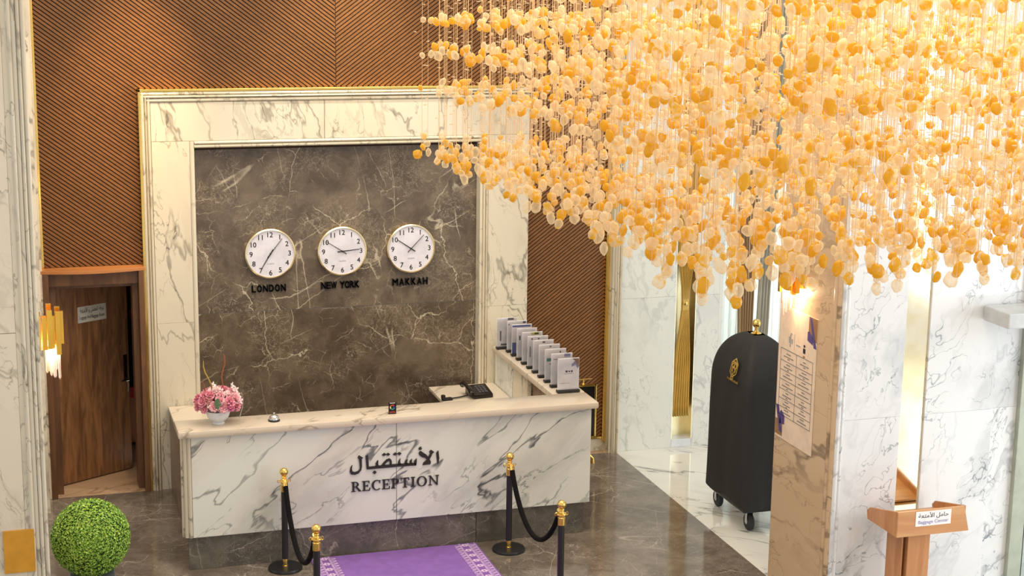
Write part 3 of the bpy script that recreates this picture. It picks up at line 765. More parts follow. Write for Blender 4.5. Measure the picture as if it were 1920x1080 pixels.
# brochure stands along the return
PR = [  # (y, x, list of prints (x0,x1,z0,z1,mat) in 0..1 of the sheet)
 (-.18, -.06, [(.55, .85, .92, .99, 'grey_ink'), (.15, .22, .20, .55, 'grey_ink'), (.2, .5, .04, .1, 'grey_ink')]),
 (-.33, .0, [(.06, .12, .86, .90, 'ink'), (.8, .95, .9, .97, 'grey_ink'), (.3, .36, .5, .64, 'grey_ink')]),
 (-.49, .0, [(.02, .95, .91, .97, 'blue_ink'), (.02, .22, .0, .38, 'blue_ink')]),
 (-.66, .0, [(.1, .18, .6, .75, 'grey_ink')]),
 (-.83, .0, [(.45, .85, .90, .99, 'yellow_ink'), (.6, .8, .91, .97, 'grey_ink'), (.25, .34, .3, .5, 'red_ink')]),
 (-1.0, .0, [(.18, .25, .88, .93, 'ink'), (.5, .58, .88, .93, 'grey_ink'), (.1, .16, .3, .66, 'ink_grey'), (.4, .75, .58, .60, 'teal_ink'), (.4, .75, .51, .53, 'teal_ink'), (.4, .75, .44, .46, 'teal_ink'), (.4, .75, .37, .39, 'teal_ink'), (.4, .75, .30, .32, 'teal_ink')]),
 (-1.17, .0, [(.46, .58, .90, .95, 'grey_ink'), (.44, .60, .05, .82, 'grey_ink')]),
 (-1.35, .0, [(.35, .42, .58, .62, 'ink'), (.35, .45, .1, .16, 'ink'), (.5, .6, .9, .95, 'ink_grey')]),
 (-1.53, .0, [(.08, .38, .60, .70, 'teal_ink'), (.7, .76, .86, .92, 'ink'), (.2, .3, .5, .53, 'ink_grey')]),
 (-1.71, .0, [(.62, .9, .88, .98, 'violet_grey'), (.1, .5, .8, .83, 'ink_grey')]),
 (-1.90, .0, [(.36, .46, .55, .61, 'ink'), (.50, .58, .56, .60, 'ink'), (.62, .70, .55, .61, 'ink'), (.3, .74, .50, .515, 'ink_grey'), (.1, .6, .20, .21, 'ink_grey')])]
LAB = ['rearmost brochure stand on the counter return, with a grey crest', 'second brochure stand from the wall, with a small black mark', 'brochure stand with a blue top band and blue block', 'plain white brochure stand just in front of the blue banded one', 'brochure stand with a yellow green picture at its top corner', 'brochure stand with a row of teal lines', 'brochure stand with a dark grey vertical stripe', 'brochure stand between the grey striped one and the green logo one', 'brochure stand with a green logo at upper left', 'brochure stand directly behind the frontmost one, with violet corner', 'frontmost brochure stand with violet corner ornament and long black foot']
for (y, dx, prints), lb in zip(PR, LAB):
    t = thing('brochure_stand', lb, 'brochure stand', (4.795 + dx, y, 1.25), 0, 'brochure stands along the counter return')
    W_, H_ = .205, .295
    MB().box(-W_ / 2 - .006, W_ / 2 + .006, -.028, .028, 0, .026).build('foot', 'black', t, bevel=.006)
    lean = Matrix.Rotation(R(-4), 4, 'X'); 
    sh = MB().box(-W_ / 2, W_ / 2, -.003, .003, .026, .026 + H_).build('sheet', 'paper', t, bevel=.001)
    MB().box(-W_ / 2, W_ / 2, -.0075, -.0045, .02, .026 + H_).build('acrylic_cover', 'acrylic', t)
    for (a, b_, c, d, mt) in prints:
        MB().box(-W_ / 2 + a * W_, -W_ / 2 + b_ * W_, -.0042, -.003, .026 + c * H_, .026 + d * H_).build('print', mt, sh)
    if y < -1.85:
        MB().prism([(-W_ / 2 + p * W_, .026 + q * H_) for p, q in ((.66, .98), (.99, .98), (.99, .70), (.9, .70), (.78, .92))], 'y', -.0042, -.003).build('print', 'brown_ink', sh)
        MB().prism([(-W_ / 2 + p * W_, .026 + q * H_) for p, q in ((.64, .80), (.80, .90), (.98, .70), (.92, .66), (.82, .78), (.66, .72))], 'y', -.0044, -.003).build('print', 'violet_grey', sh)

# ================================================================== CLOCKS
def clock(x, z, city, tm, name_x, name_w):
    t = thing('wall_clock', 'round white wall clock with thin gold rim above the word ' + city, 'clock', (x, YP, z), 0, 'wall clocks on the dark marble')
    Rr = .245
    rot = Matrix.Rotation(R(90), 4, 'X')
    MB().lathe([(Rr, 0), (Rr, .05), (Rr - .012, .058), (Rr - .016, .046)], 56, caps=False).xf(rot).build('rim', 'clock_rim', t, smooth=True)
    fc = MB().lathe([(Rr - .012, .0), (Rr - .012, .047)], 56).xf(rot).build('face', 'clock_face', t)
    mb = MB(); th = -.0485
    for k in range(1, 13):
        a = R(90 - 30 * k); r_ = Rr * .765
        text_mb(MB(), str(k), .048, r_ * math.cos(a), r_ * math.sin(a) - .024, th, .0012, bold=.0005).build('numeral', 'ink', fc)
    for k in range(60):
        a = R(6 * k); r_ = Rr * .885; s_ = .0022 if k % 5 else .004
        mb.box(r_ * math.cos(a) - s_ * .5, r_ * math.cos(a) + s_ * .5, th, th + .0012, r_ * math.sin(a) - s_ * .5, r_ * math.sin(a) + s_ * .5)
    mb.build('minute_ticks', 'ink', fc)['kind'] = 'stuff'
    text_mb(MB(), 'QUARTZ', .012, 0, -.105, th, .001).build('print', 'ink_grey', fc)
    for nm, ang, ln, wd, tail in (('hour_hand', tm[0], .17, .010, .05), ('minute_hand', tm[1], .19, .007, .05)):
        m_ = MB().prism([(-wd / 2, -tail), (wd / 2, -tail), (wd * .3, ln), (-wd * .3, ln)], 'y', -.056, -.053)
        m_.xf(Matrix.Rotation(R(ang), 4, 'Y')); m_.build(nm, 'black', t)
    MB().tube([(0, -.048, 0), (0, -.060, 0)], .008, 12).build('hub', 'black', t)
    t2 = thing('city_name', 'black raised letters spelling %s on the dark marble' % city, 'sign', (name_x, YP, 1.895), 0, 'city names under the clocks')
    # fixed width letters with spacing
    xs = []; adv = 0
    for ch in city:
        if ch == ' ': adv += .35; xs.append(None); continue
        v, f_ = text_geo(ch); ww = max(p[0] for p in v) - min(p[0] for p in v); ww = .5 if ch not in 'I' else ww
        if ch in 'MW': ww = .62
        if ch == 'L': ww = .42
        xs.append((adv, ww)); adv += ww + (.17 if city == 'LONDON' else (.20 if city == 'MAKKAH' else .07))
    k_ = name_w / adv
    for ch, q in zip(city, xs):
        if q is None: continue
        mbl = MB(); text_mb(mbl, ch, .066, (q[0] + q[1] / 2 - adv / 2) * k_, 0, -.022, .022, width=q[1] * k_, bold=.0035)
        mbl.build('letter', 'letter2', t2)
clock(2.404, 2.276, 'LONDON', (212, 38), 2.395, .345)
clock(3.114, 2.272, 'NEW YORK', (85, 303), 3.10, .385)
clock(3.810, 2.270, 'MAKKAH', (304, 44), 3.816, .375)

# ================================================================== STANCHIONS AND ROPES
def stanchion(loc, label):
    t = thing('stanchion', label, 'stanchion', loc, 0, 'rope stanchions by the purple carpet')
    MB().lathe([(.145, 0), (.147, .012), (.140, .026), (.06, .032), (.02, .032)], 40).build('base', 'black', t, smooth=True)
    MB().lathe([(.026, .030), (.026, .034), (.022, .036), (.022, .088), (.026, .090), (.026, .095)], 20).build('ferrule', 'gold', t, smooth=True)
    MB().lathe([(.027, .095), (.027, .70)], 20).build('pole', 'black', t, smooth=True)
    MB().lathe([(.031, .695), (.031, .755), (.027, .760), (.027, .775), (.040, .780), (.043, .786), (.040, .792), (.024, .798), (.017, .812), (.024, .822), (.020, .830)], 20).build('collar', 'gold', t, smooth=True)
    MB().sphere((0, 0, .865), .037, 20, 14).build('ball', 'gold', t, smooth=True)
    for k in range(4):
        a = k * PI / 2
        MB().tube([(math.cos(a) * (.040 + .016 * math.sin(q)), math.sin(a) * (.040 + .016 * math.sin(q)), .786 - .014 * math.cos(q)) for q in [PI * j / 6 for j in range(7)]], .0035, 6).build('hook', 'gold', t, smooth=True)
st = [((4.075, -2.45, 0), 'black stanchion with gold ball by the right end of the counter'), ((4.105, -3.76, 0), 'right stanchion nearest the camera, its base out of view'),
      ((2.105, -2.37, 0), 'black stanchion with gold ball left of the purple carpet, against the counter'), ((2.115, -3.80, 0), 'left stanchion nearest the camera, at the carpet corner')]
for l_, lb in st: stanchion(l_, lb)
def rope(a, b, sag, label):
    a = Vector(a); b = Vector(b); d = (b - a).normalized(); a = a + d * .055; b = b - d * .055
    t = thing('rope', label, 'rope', (a + b) / 2, 0, 'barrier ropes')
    c = (a + b) / 2; pts = []
    for i in range(25):
        u = i / 24; p = a.lerp(b, u); p.z -= sag * (1 - (2 * u - 1) ** 2) ** .85
        pts.append(p - c)
    MB().tube(pts, .022, 10).build('velvet_cord', 'rope', t, smooth=True)
    for q, e in ((pts[0], pts[1]), (pts[-1], pts[-2])):
        dd = (e - q).normalized()
        MB().tube([q - dd * .02, q + dd * .03], .022, 12).build('end_cap', 'gold', t, smooth=True)
rope((4.075, -2.45, .785), (4.105, -3.76, .785), .42, 'black velvet rope hanging between the two right stanchions')
rope((2.105, -2.37, .785), (2.115, -3.80, .785), .42, 'black velvet rope hanging between the two left stanchions')

# ================================================================== CARPET
rg = thing('carpet', 'purple carpet with lilac patterned borders in front of the counter', 'carpet', (3.09, -3.8, 0))
x0, x1, y0, y1 = 2.345 - 3.09, 3.838 - 3.09, -1.6, 1.585
MB().box(x0, x1, y0, y1, 0, .010).build('pile', 'rug', rg, bevel=.003)
for sgn, e in ((1, x0), (-1, x1)):
    bx = lambda a, b_: sorted((e + sgn * a, e + sgn * b_))
    a, b_ = bx(.006, .215); MB().box(a, b_, y0 + .005, y1 - .005, .010, .0112).build('border', 'rug_border', rg)
    for q in (.016, .070, .080, .150, .160):
        a, b_ = bx(q, q + .005); MB().box(a, b_, y0 + .005, y1 - .005, .0112, .0122).build('border_line', 'rug_motif', rg)
    zz = MB(); y = y0 + .02
    while y < y1 - .03:
        for c in (.045, .190):
            a = e + sgn * c
            zz.prism([(a - .020, y), (a + .020, y + .012), (a + .020, y + .022), (a - .020, y + .010)], 'z', .0112, .0122)
            zz.prism([(a + .020, y + .024), (a - .020, y + .036), (a - .020, y + .044), (a + .020, y + .032)], 'z', .0112, .0122)
        y += .056
    o = zz.build('border_zigzag', 'rug_motif', rg); o['kind'] = 'stuff'
    y = y1 - .05; k = 0
    fm_ = None
    while y > y0 + .05:
        if fm_ is None:
            mb = MB()
            for j in range(6):
                aa = 2 * PI * j / 6; mb.prism([(.021 * math.cos(aa) + .012 * math.cos(2 * PI * i / 8), .021 * math.sin(aa) + .012 * math.sin(2 * PI * i / 8)) for i in range(8)], 'z', .0112, .0122 + j * 1e-5)
            fm_ = mb.mesh('border_flower')
        put('border_flower', fm_, 'rug_motif', rg, (e + sgn * .115, y, 0)); y -= .125

# ================================================================== TOPIARY
random.seed(3)
tp = thing('topiary', 'round clipped green boxwood ball in a grey planter beside the left pillar', 'plant', (.458, -3.65, 0))
tc_, tr_ = .905, .285
frustum_box(MB(), 0, 0, 0, .64, .14, .14, .165, .165).build('planter', 'planter', tp, bevel=.01)
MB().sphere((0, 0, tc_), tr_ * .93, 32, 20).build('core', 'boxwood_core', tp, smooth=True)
mb = MB(); NL = 9000; ga = PI * (3 - 5 ** .5)
for i in range(NL):
    zz_ = 1 - 2 * (i + .5) / NL; rr = (1 - zz_ * zz_) ** .5; a = ga * i
    nrm = Vector((rr * math.cos(a), rr * math.sin(a), zz_))
    r_ = tr_ * random.uniform(.93, 1.01); p = Vector((0, 0, tc_)) + nrm * r_
    d = (nrm + Vector((random.uniform(-.8, .8), random.uniform(-.8, .8), random.uniform(-.8, .8)))).normalized()
    u = d.orthogonal().normalized(); u.rotate(Matrix.Rotation(random.random() * 6.28, 3, d)); v = d.cross(u)
    s1 = random.uniform(.008, .012); s2 = s1 * .6
    mb.add([p - u * s1, p + v * s2 + d * .002, p + u * s1, p - v * s2 + d * .002], [(0, 1, 2, 3)])
o = mb.build('foliage', 'boxwood', tp); o['kind'] = 'stuff'

# ================================================================== COVERED LUGGAGE CART
cx, cy = 6.485, -2.26; A_, B_ = .265, .42
cv = thing('luggage_cart', 'tall luggage cart under a fitted black cover with gold crest, brass ball on top', 'cart', (cx, cy, 0))
def cover(u, v):
    th = 2 * PI * u
    c, s_ = math.cos(th), math.sin(th); e = 11.
    k = (abs(c) ** e + abs(s_) ** e) ** (-1 / e)
    z = .26 + v * 1.53
    if z < 1.30: sc = 1.0 + .045 * (1.30 - z)
    else: sc = max(.10, (1 - ((z - 1.30) / .50) ** 2.2) ** .5) if z < 1.795 else .10
    fold = 1 + .012 * math.sin(th * 9 + 1.5 * math.sin(z * 3)) * (1.2 - v)
    return Vector((A_ * k * c * sc * fold, B_ * k * s_ * sc * fold, z + .02 * math.sin(th * 4 + .5) * (1 - v)))
def cover2(u, v): return cover(u, 1 - (1 - v) ** 1.8)
MB().grid(cover2, 96, 48, True).build('cover', 'black_cloth', cv, smooth=True)
MB().lathe([(.045, 1.775), (.05, 1.79), (.03, 1.80), (.016, 1.815), (.016, 1.845), (.024, 1.85)], 20).build('finial', 'gold', cv, smooth=True)
MB().sphere((0, 0, 1.882), .04, 20, 14).build('ball', 'gold', cv, smooth=True)
MB().box(-.22, .22, -.36, .36, .19, .25).build('deck', 'black', cv, bevel=.01)
wh = None
for wx, wy in ((-.125, -.28), (-.125, .40), (.2, -.28), (.2, .40)):
    mb = MB().lathe([(.022, -.022), (.074, -.022), (.085, -.012), (.085, .012), (.074, .022), (.022, .022)], 24).xf(Matrix.Rotation(R(90), 4, 'Y') @ Matrix.Rotation(0, 4, 'X'))
    w_ = mb.build('wheel', 'rubber', cv, smooth=True, loc=(wx, wy, .085))
    MB().tube([(-.03, 0, 0), (.03, 0, 0)], .026, 14).build('hub', 'steel', w_, smooth=True)
    MB().box(wx - .034, wx - .028, wy - .02, wy + .02, .07, .20).box(wx + .028, wx + .034, wy - .02, wy + .02, .07, .20).build('fork', 'steel', cv, bevel=.002)
# gold crest and script line on the cover's side
xf_ = -A_ * .985
cr = MB()
def dia(cy_, cz_, ry, rz, wd):
    p = [(cy_ + ry * math.cos(2 * PI * i / 6 + PI / 6 * 3), cz_ + rz * math.sin(2 * PI * i / 6 + PI / 6 * 3)) for i in range(6)]
    q = [(cy_ + (ry - wd) * math.cos(2 * PI * i / 6 + PI / 6 * 3), cz_ + (rz - wd * 1.3) * math.sin(2 * PI * i / 6 + PI / 6 * 3)) for i in range(6)]
    for i in range(6): cr.prism([p[i], p[(i + 1) % 6], q[(i + 1) % 6], q[i]], 'x', -.004, .0)
for a, b_, ry, rz in ((0, 0, .052, .068), (0, 0, .034, .046), (0, -.062, .02, .024), (.018, .022, .02, .026), (-.018, .018, .02, .026), (0, -.02, .018, .03)): dia(a, b_, ry, rz, .007)
o = cr.build('crest', 'gold', cv); o.scale = (1, 1.5, 1.35); o.location = (xf_ - .014, -.15, 1.515); o['label'] = 'gold lattice crest'
o.rotation_euler = (0, R(13), 0)
sc_ = MB()
for i in range(14): sc_.box(-.004, 0, -.115 + i * .0165, -.115 + i * .0165 + .012, -.012 + .003 * (i % 2), .012 - .003 * (i % 3))
o = sc_.build('script_line', 'gold', cv); o.location = (xf_ - .018, -.13, 1.395); o['label'] = 'line of tiny gold letters'
o.rotation_euler = (0, R(5), 0)

# ================================================================== LECTERN
lx, ly = 6.62, -4.93
lc = thing('lectern', 'light wood lectern with a white luggage sign in front of the marble pillar', 'lectern', (lx, ly, 0))
MB().prism([(6.31 - lx, .87), (6.935 - lx, .87), (6.885 - lx, 1.072), (6.31 - lx, 1.072)], 'y', -5.16 - ly, -5.14 - ly).build('front_board', 'lectern', lc, bevel=.003)
prf = [(-5.14 - ly, .87), (-5.14 - ly, 1.070), (-4.74 - ly, .972), (-4.70 - ly, .935), (-4.715 - ly, .87)]
MB().prism(prf, 'x', 6.31 - lx, 6.33 - lx).build('side_board', 'lectern_side', lc, bevel=.002)
MB().prism(prf, 'x', 6.89 - lx, 6.91 - lx).build('side_board', 'lectern_side', lc, bevel=.002)
MB().prism([(-5.14 - ly, .985), (-5.14 - ly, 1.0), (-4.72 - ly, .915), (-4.72 - ly, .90)], 'x', 6.33 - lx, 6.89 - lx).build('reading_board', 'lectern', lc)
MB().box(6.33 - lx, 6.89 - lx, -5.14 - ly, -4.72 - ly, .87, .885).build('bottom_board', 'lectern', lc)
MB().box(6.455 - lx, 6.645 - lx, -5.09 - ly, -4.84 - ly, .03, .87).build('column', 'lectern_side', lc, bevel=.003)
MB().box(6.418 - lx, 6.432 - lx, -5.06 - ly, -4.84 - ly, .03, .87).build('fin', 'lectern_side', lc, bevel=.002)
MB().box(6.38 - lx, 6.86 - lx, -5.14 - ly, -4.76 - ly, 0, .03).build('foot_board', 'lectern_side', lc, bevel=.003)
pt = MB().box(6.462 - lx, 6.768 - lx, -5.164 - ly, -5.16 - ly, .945, 1.062).build('sign_plate', 'paper', lc, bevel=.001)
mb = MB(); text_mb(mb, arabic('حامل الأمتعة'), .032, 6.615 - lx, 1.012, -5.1655 - ly, .001, width=.26); mb.build('arabic_print', 'ink', pt)
mb = MB(); text_mb(mb, 'Baggage Center', .026, 6.615 - lx, .965, -5.1655 - ly, .001, width=.26); mb.build('latin_print', 'violet_grey', pt)

# ================================================================== SCONCES
def sconce(loc, rz, label):
    t = thing('wall_sconce', label, 'lamp', loc, rz, 'gold sconces facing the lobby')
    t.scale = (1.35, 1.3, 1.0)
    MB().box(0, .015, -.06, .06, -.02, .22).build('backplate', 'gold', t, bevel=.003)
    rnd = random.Random(5)
    bars = []
    for k in range(11):
        a = R(-88 + 176 * k / 10); r_ = .085 if k % 2 else .062
        x = .03 + r_ * math.cos(a); y = r_ * math.sin(a) * 1.05
        z0 = -.03 + rnd.uniform(-.03, .04); z1 = .20 + (.05 if k % 2 else .0) + rnd.uniform(-.02, .02); w_ = .013
        mb = MB().box(x - w_, x + w_, y - w_, y + w_, z0, z1)
        mb.build('gold_bar', 'gold_bar', t, bevel=.002)
    for k in range(12):
        a = R(-85 + 170 * k / 11); r_ = .03 + .035 * ((k * 7) % 3) / 2
        x = .035 + r_ * math.cos(a); y = r_ * math.sin(a)
        l_ = .10 + .14 * (1 - abs(k - 4) / 8) + rnd.uniform(-.02, .02)
        MB().tube([(x, y, .0), (x, y, -l_), (x, y, -l_ - .012)], [.0065, .0065, .002], 6).build('crystal_rod', 'crystal', t)
    MB().sphere((.045, 0, .0), .022, 12, 8, (1, 1, 1.5)).build('bulb', 'bulb', t, smooth=True)
    l = bpy.data.lights.new('sconce_light', 'POINT'); l.energy = 14; l.color = (1, .72, .42); l.shadow_soft_size = .03
    o = bpy.data.objects.new('sconce_light', l); C.objects.link(o); o.parent = t; o.location = (.05, 0, -.06)
    return t
sconce((.148, -4.0, 2.47), 0, 'gold wall sconce with crystal drops on the left pillar before the door')
sconce((6.02, -3.95, 2.60), PI, 'glowing gold sconce above the notice on the right pillar')

# ================================================================== NOTICE AND PLATE
nt = thing('notice', 'tall printed notice with a table on the side of the right pillar', 'sign', (6.0195, -3.965, 1.27))
# local: y runs towards the camera as negative; sheet spans y -.335..+.315, z 0..1.08
MB().box(-.006, 0, -.33, .315, 0, 1.12).build('sheet', 'notice', nt, bevel=.001)
def npr(name, polys, mat, d=.0075):
    mb = MB()
    for p in polys: mb.prism(p, 'x', -d, -.006)
    return mb.build(name, mat, nt)
Yq = lambda u: .315 - u * .645     # u 0..1 from far (left) edge to near (right) edge
def rr_(u0, u1, z0, z1): return [(Yq(u0), z0), (Yq(u1), z0), (Yq(u1), z1), (Yq(u0), z1)]
lines = []
tz0, tz1 = .20, .76
rows = [tz1, .66, .58, .50, .42, .34, .27, tz0]
for z in rows: lines.append(rr_(.07, .93, z - .002, z + .002))
for u in (.07, .50, .93): lines.append(rr_(u - .003, u + .003, tz0, tz1))
npr('table_lines', lines, 'grey_ink')
dash = []
rnd = random.Random(2)
for i in range(len(rows) - 1):
    for c0 in (.12, .55):
        zc = (rows[i] + rows[i + 1]) / 2
        for dz, wd in ((.016, .12), (-.010, .30), (-.026, .06)):
            if i and dz < -.02 and rnd.random() < .4: continue
            c_ = c0 + .165; ww = wd * rnd.uniform(.6, 1); u = c_ - ww / 2
            while u < c_ + ww / 2:
                du = rnd.uniform(.012, .03); dash.append(rr_(u, min(u + du, c_ + ww / 2), zc + dz - .0035, zc + dz + .0035)); u += du + .008
npr('tiny_print', dash, 'grey_ink')['kind'] = 'stuff'
npr('crest_print', [rr_(.30, .33, .80, .90), rr_(.345, .375, .83, .87), rr_(.27, .29, .83, .88), rr_(.31, .36, .905, .915)], 'ink_grey')
npr('divider_print', [rr_(.42, .425, .79, .92)], 'ink_grey')
npr('logo_print', [rr_(.66, .72, .80, .84), rr_(.67, .71, .85, .87)], 'ink')
npr('logo_print', [rr_(.665, .715, .765, .78)], 'brown_ink')
npr('script_print', [rr_(.47, .58, .835, .845)], 'ink_grey')
npr('corner_panel', [rr_(.78, 1.0, .93, 1.12)], 'brown_ink', .0068)
npr('corner_ornament', [[(Yq(.80), 1.11), (Yq(.86), 1.11), (Yq(1.0), .88), (Yq(.93), .88)], [(Yq(.76), .92), (Yq(.90), .90), (Yq(.90), .96), (Yq(.80), 1.0), (Yq(.76), .99)]], 'purple_ink')
npr('corner_panel', [rr_(0, .2, 0.02, .15)], 'brown_ink', .0068)
npr('corner_ornament', [[(Yq(0), .27), (Yq(.08), .27), (Yq(.20), .05), (Yq(.12), .05)], [(Yq(.12), .12), (Yq(.25), .13), (Yq(.25), .20), (Yq(.16), .24), (Yq(.12), .22)]], 'purple_ink')
gp = tag(MB().box(-.10, .10, -.012, 0, -.15, .15).build('wall_plate', 'gold_plate', None, bevel=.002), 'square brushed gold plate low on the left pillar', 'plate')
gp.location = (-.045, YL, 1.20)

# ================================================================== BRASS SIGN STAND behind the counter
ss = thing('sign_stand', 'brass sign stand with a black board behind the right end of the counter', 'sign stand', (5.50, -.28, 0))
MB().box(-.16, .155, -.02, .0, .30, .83).build('board', 'black_gloss', ss, bevel=.002)
for nm, b_ in (('frame_bar', (-.175, -.158, -.03, .006, .28, .85)), ('frame_bar', (.153, .172, -.03, .006, .28, .85)), ('frame_bar', (-.175, .172, -.03, .006, .83, .85)), ('frame_bar', (-.175, .172, -.03, .006, .28, .30))):
    MB().box(*b_).build(nm, 'gold', ss, bevel=.004)
MB().lathe([(.012, .85), (.016, .86), (.008, .868), (.008, .90)], 12, (.03, -.01, 0)).build('finial', 'gold', ss, smooth=True)
MB().tube([(-.06, -.01, .905), (.12, -.01, .905)], .007, 8).build('top_bar', 'gold', ss, smooth=True)
MB().tube([(0, -.01, .28), (0, -.01, .05)], .014, 12).build('post', 'gold', ss, smooth=True)
for a in (-.15, .15):
    MB().tube([(0, -.01, .10), (a * .6, -.01, .12), (a, -.01, .05), (a * 1.02, -.01, .0)], [.016, .014, .018, .022], 10).build('leg', 'gold', ss, smooth=True)
MB().prism([(-.03, .70), (.03, .70), (.0, .78)], 'y', -.022, -.02).build('emblem_print', 'yellow_ink', ss)

# ================================================================== CURTAINS
def drape(name, label, mat, loc, zs, folds, amp, thick=.0, group=None):
    """zs: list of (z, x_centre, half width); pleated cloth"""
    def at(z):
        for (za, ca, wa), (zb, cb_, wb) in zip(zs, zs[1:]):
            if za >= z >= zb:
                t = (za - z) / (za - zb); t = t * t * (3 - 2 * t)
                return ca + (cb_ - ca) * t, wa + (wb - wa) * t
        return zs[-1][1], zs[-1][2]
    zt, zb = zs[0][0], zs[-1][0]
    def fn(u, v):
        z = zt + (zb - zt) * v; c, w_ = at(z)
        ph = u * folds * 2 * PI
        return Vector((c + (u - .5) * 2 * w_ + .25 * w_ / folds * math.sin(ph * 2), amp * min(1., w_ / zs[0][2] + .45) * math.sin(ph + .4 * math.sin(z * 2)), z))
    o = MB().grid(fn, folds * 10, 40).build(name, mat, None, smooth=True)
    m_ = o.modifiers.new('thickness', 'SOLIDIFY'); m_.thickness = .004
    o.location = loc
    return o
o = drape('curtain_cloth', '', 'gold_drape', (0, 0, 0), [(5.0, 0, .10), (3.2, 0, .105), (2.2, .0, .095), (1.62, .0, .034), (1.55, .0, .030), (1.45, .0, .045), (.9, -.01, .085), (.34, -.02, .098)], 7, .03)  # added cloth standing in for a curtain's reflection in the gold mirror strip
gc = thing('gold_curtain', 'gold satin curtain gathered by a tie in the brass lined niche', 'curtain', (6.765, .02, 0)); o.parent = gc
MB().lathe([(.034, 1.56), (.037, 1.575), (.034, 1.59)], 16).build('tie_band', 'gold', gc, smooth=True)
tag(drape('sheer_curtain', '', 'sheer', (8.15, .38, 0), [(5.1, 0, .95), (.02, 0, .95)], 22, .03), 'bright white sheer curtain across the window behind the cart', 'curtain')
tag(drape('tan_drape', '', 'tan', (7.57, .24, 0), [(5.1, .05, .20), (3.6, .02, .17), (2.5, -.01, .125), (1.6, .0, .09), (1.0, .01, .08), (.4, .02, .10), (.02, .02, .11)], 6, .03), 'tan drape gathered beside the white sheer curtain', 'curtain')
tag(drape('silk_drape', '', 'pale_drape', (7.76, .17, 0), [(5.1, .11, .07), (3.6, .06, .075), (2.5, .02, .075), (1.5, -.01, .07), (.9, -.02, .07), (.02, -.02, .08)], 4, .025), 'pale grey silk drape to the right of the tan drape', 'curtain')

# ================================================================== STOREROOM THINGS seen through the gap
ck = thing('hanging_coat', 'dark navy coat with red trim hanging inside the storeroom', 'coat', (1.26, 1.30, 0))
MB().grid(lambda u, v: Vector(((.12 + .05 * v) * math.cos(2 * PI * u), (.07 + .03 * v) * math.sin(2 * PI * u) * (1 + .1 * math.sin(16 * PI * u)), 1.72 - 1.12 * v)), 32, 12, True).build('body', 'navy', ck, smooth=True)
MB().lathe([(.075, 1.70), (.10, 1.62), (.125, 1.50), (.12, 1.42)], 20).xf(Matrix.Diagonal((1.08, .8, 1, 1))).build('red_collar', 'red', ck, smooth=True)
MB().box(-.185, -.12, -.14, -.09, .62, .74).build('red_pocket', 'red', ck, bevel=.01)
MB().tube([(0, 0, 1.70), (0, 0, 1.78), (.02, 0, 1.80), (.02, .9, 1.80)], .006, 6).build('hook_rail', 'steel', ck, smooth=True)
bx_ = thing('storage_cabinet', 'light wood cabinet standing inside the storeroom', 'cabinet', (1.30, 1.75, 0))
MB().box(-.28, .28, -.20, .28, .03, .58).build('carcass', 'store_wood', bx_, bevel=.004)
MB().box(-.275, -.005, -.22, -.20, .05, .56).build('cabinet_door', 'store_wood', bx_, bevel=.004)
MB().box(.005, .275, -.22, -.20, .05, .56).build('cabinet_door', 'store_wood', bx_, bevel=.004)
MB().box(-.26, .26, -.18, .26, 0, .03).build('plinth', 'black', bx_)

# ================================================================== CHANDELIER
import numpy as np
rng = np.random.default_rng(4)
ch = thing('chandelier', 'huge chandelier of amber and clear glass stones hanging on fine wires', 'chandelier', (4.4, -7.4, 7.0))
CO = Vector((4.4, -7.4, 7.0))
MB().box(-1.9, 1.9, -2.4, 2.4, -.02, .06).build('canopy', 'gold', ch, bevel=.01)
TIERS = [(3.90, 2.5), (4.345, 1.1), (4.586, 1.05), (4.79, 1.05), (5.0, .9)]
SPC = .130
wires = []; stones = []; chips = []
xs = np.arange(2.58, 6.25, SPC); ys = np.arange(-9.68, -5.05, SPC)
for iy, y in enumerate(ys):
    near = 1 - (y - ys[0]) / (ys[-1] - ys[0])
    for ix, x in enumerate(xs):
        px = x + rng.uniform(-.035, .035) + (.5 * SPC if iy % 2 else 0); py = y + rng.uniform(-.035, .035)
        u, v = proj((px, py, 4.3))
        if u > 3200: continue
        wz = .02 * math.sin(px * 3.1 + py * 1.7) + .015 * math.sin(py * 4.0)
        for ti, (tz, cnt) in enumerate(TIERS):
            n_ = int(cnt * (.75 + .5 * near) * (1.12 if px < 3.4 else .78) + rng.random())
            z = tz + wz * (.6 if ti == 0 else 1.) + rng.uniform(-.03, .03)
            for k in range(n_):
                s_ = rng.uniform(.019, .029)
                stones.append((px + rng.uniform(-.03, .03), py + rng.uniform(-.03, .03), z, s_ * rng.uniform(.75, 1.05), s_ * rng.uniform(.75, 1.05), s_ * rng.uniform(.9, 1.4), ti))
                z += s_ * rng.uniform(1.6, 2.3)
            if ti:
                for q in range(1):
                    chips.append((px + rng.uniform(-.04, .04), py + rng.uniform(-.04, .04), tz - .16 + rng.uniform(-.07, .07)))
        zb = TIERS[0][0] + wz * .6
        wires.append((px, py, zb))
print('strings', len(wires), 'stones', len(stones), 'chips', len(chips))
# wires: thin three sided rods
V = []; F = []
for (x, y, z) in wires:
    k = len(V); r_ = .0014
    for zz_ in (z, 6.99):
        for j in range(3):
            a = 2 * PI * j / 3; V.append((x + r_ * math.cos(a) - CO.x, y + r_ * math.sin(a) - CO.y, zz_ - CO.z))
    F += [(k + j, k + (j + 1) % 3, k + 3 + (j + 1) % 3, k + 3 + j) for j in range(3)]
me = bpy.data.meshes.new('wires'); me.from_pydata(V, [], F); o = put('wires', me, 'wire', ch); o['kind'] = 'stuff'
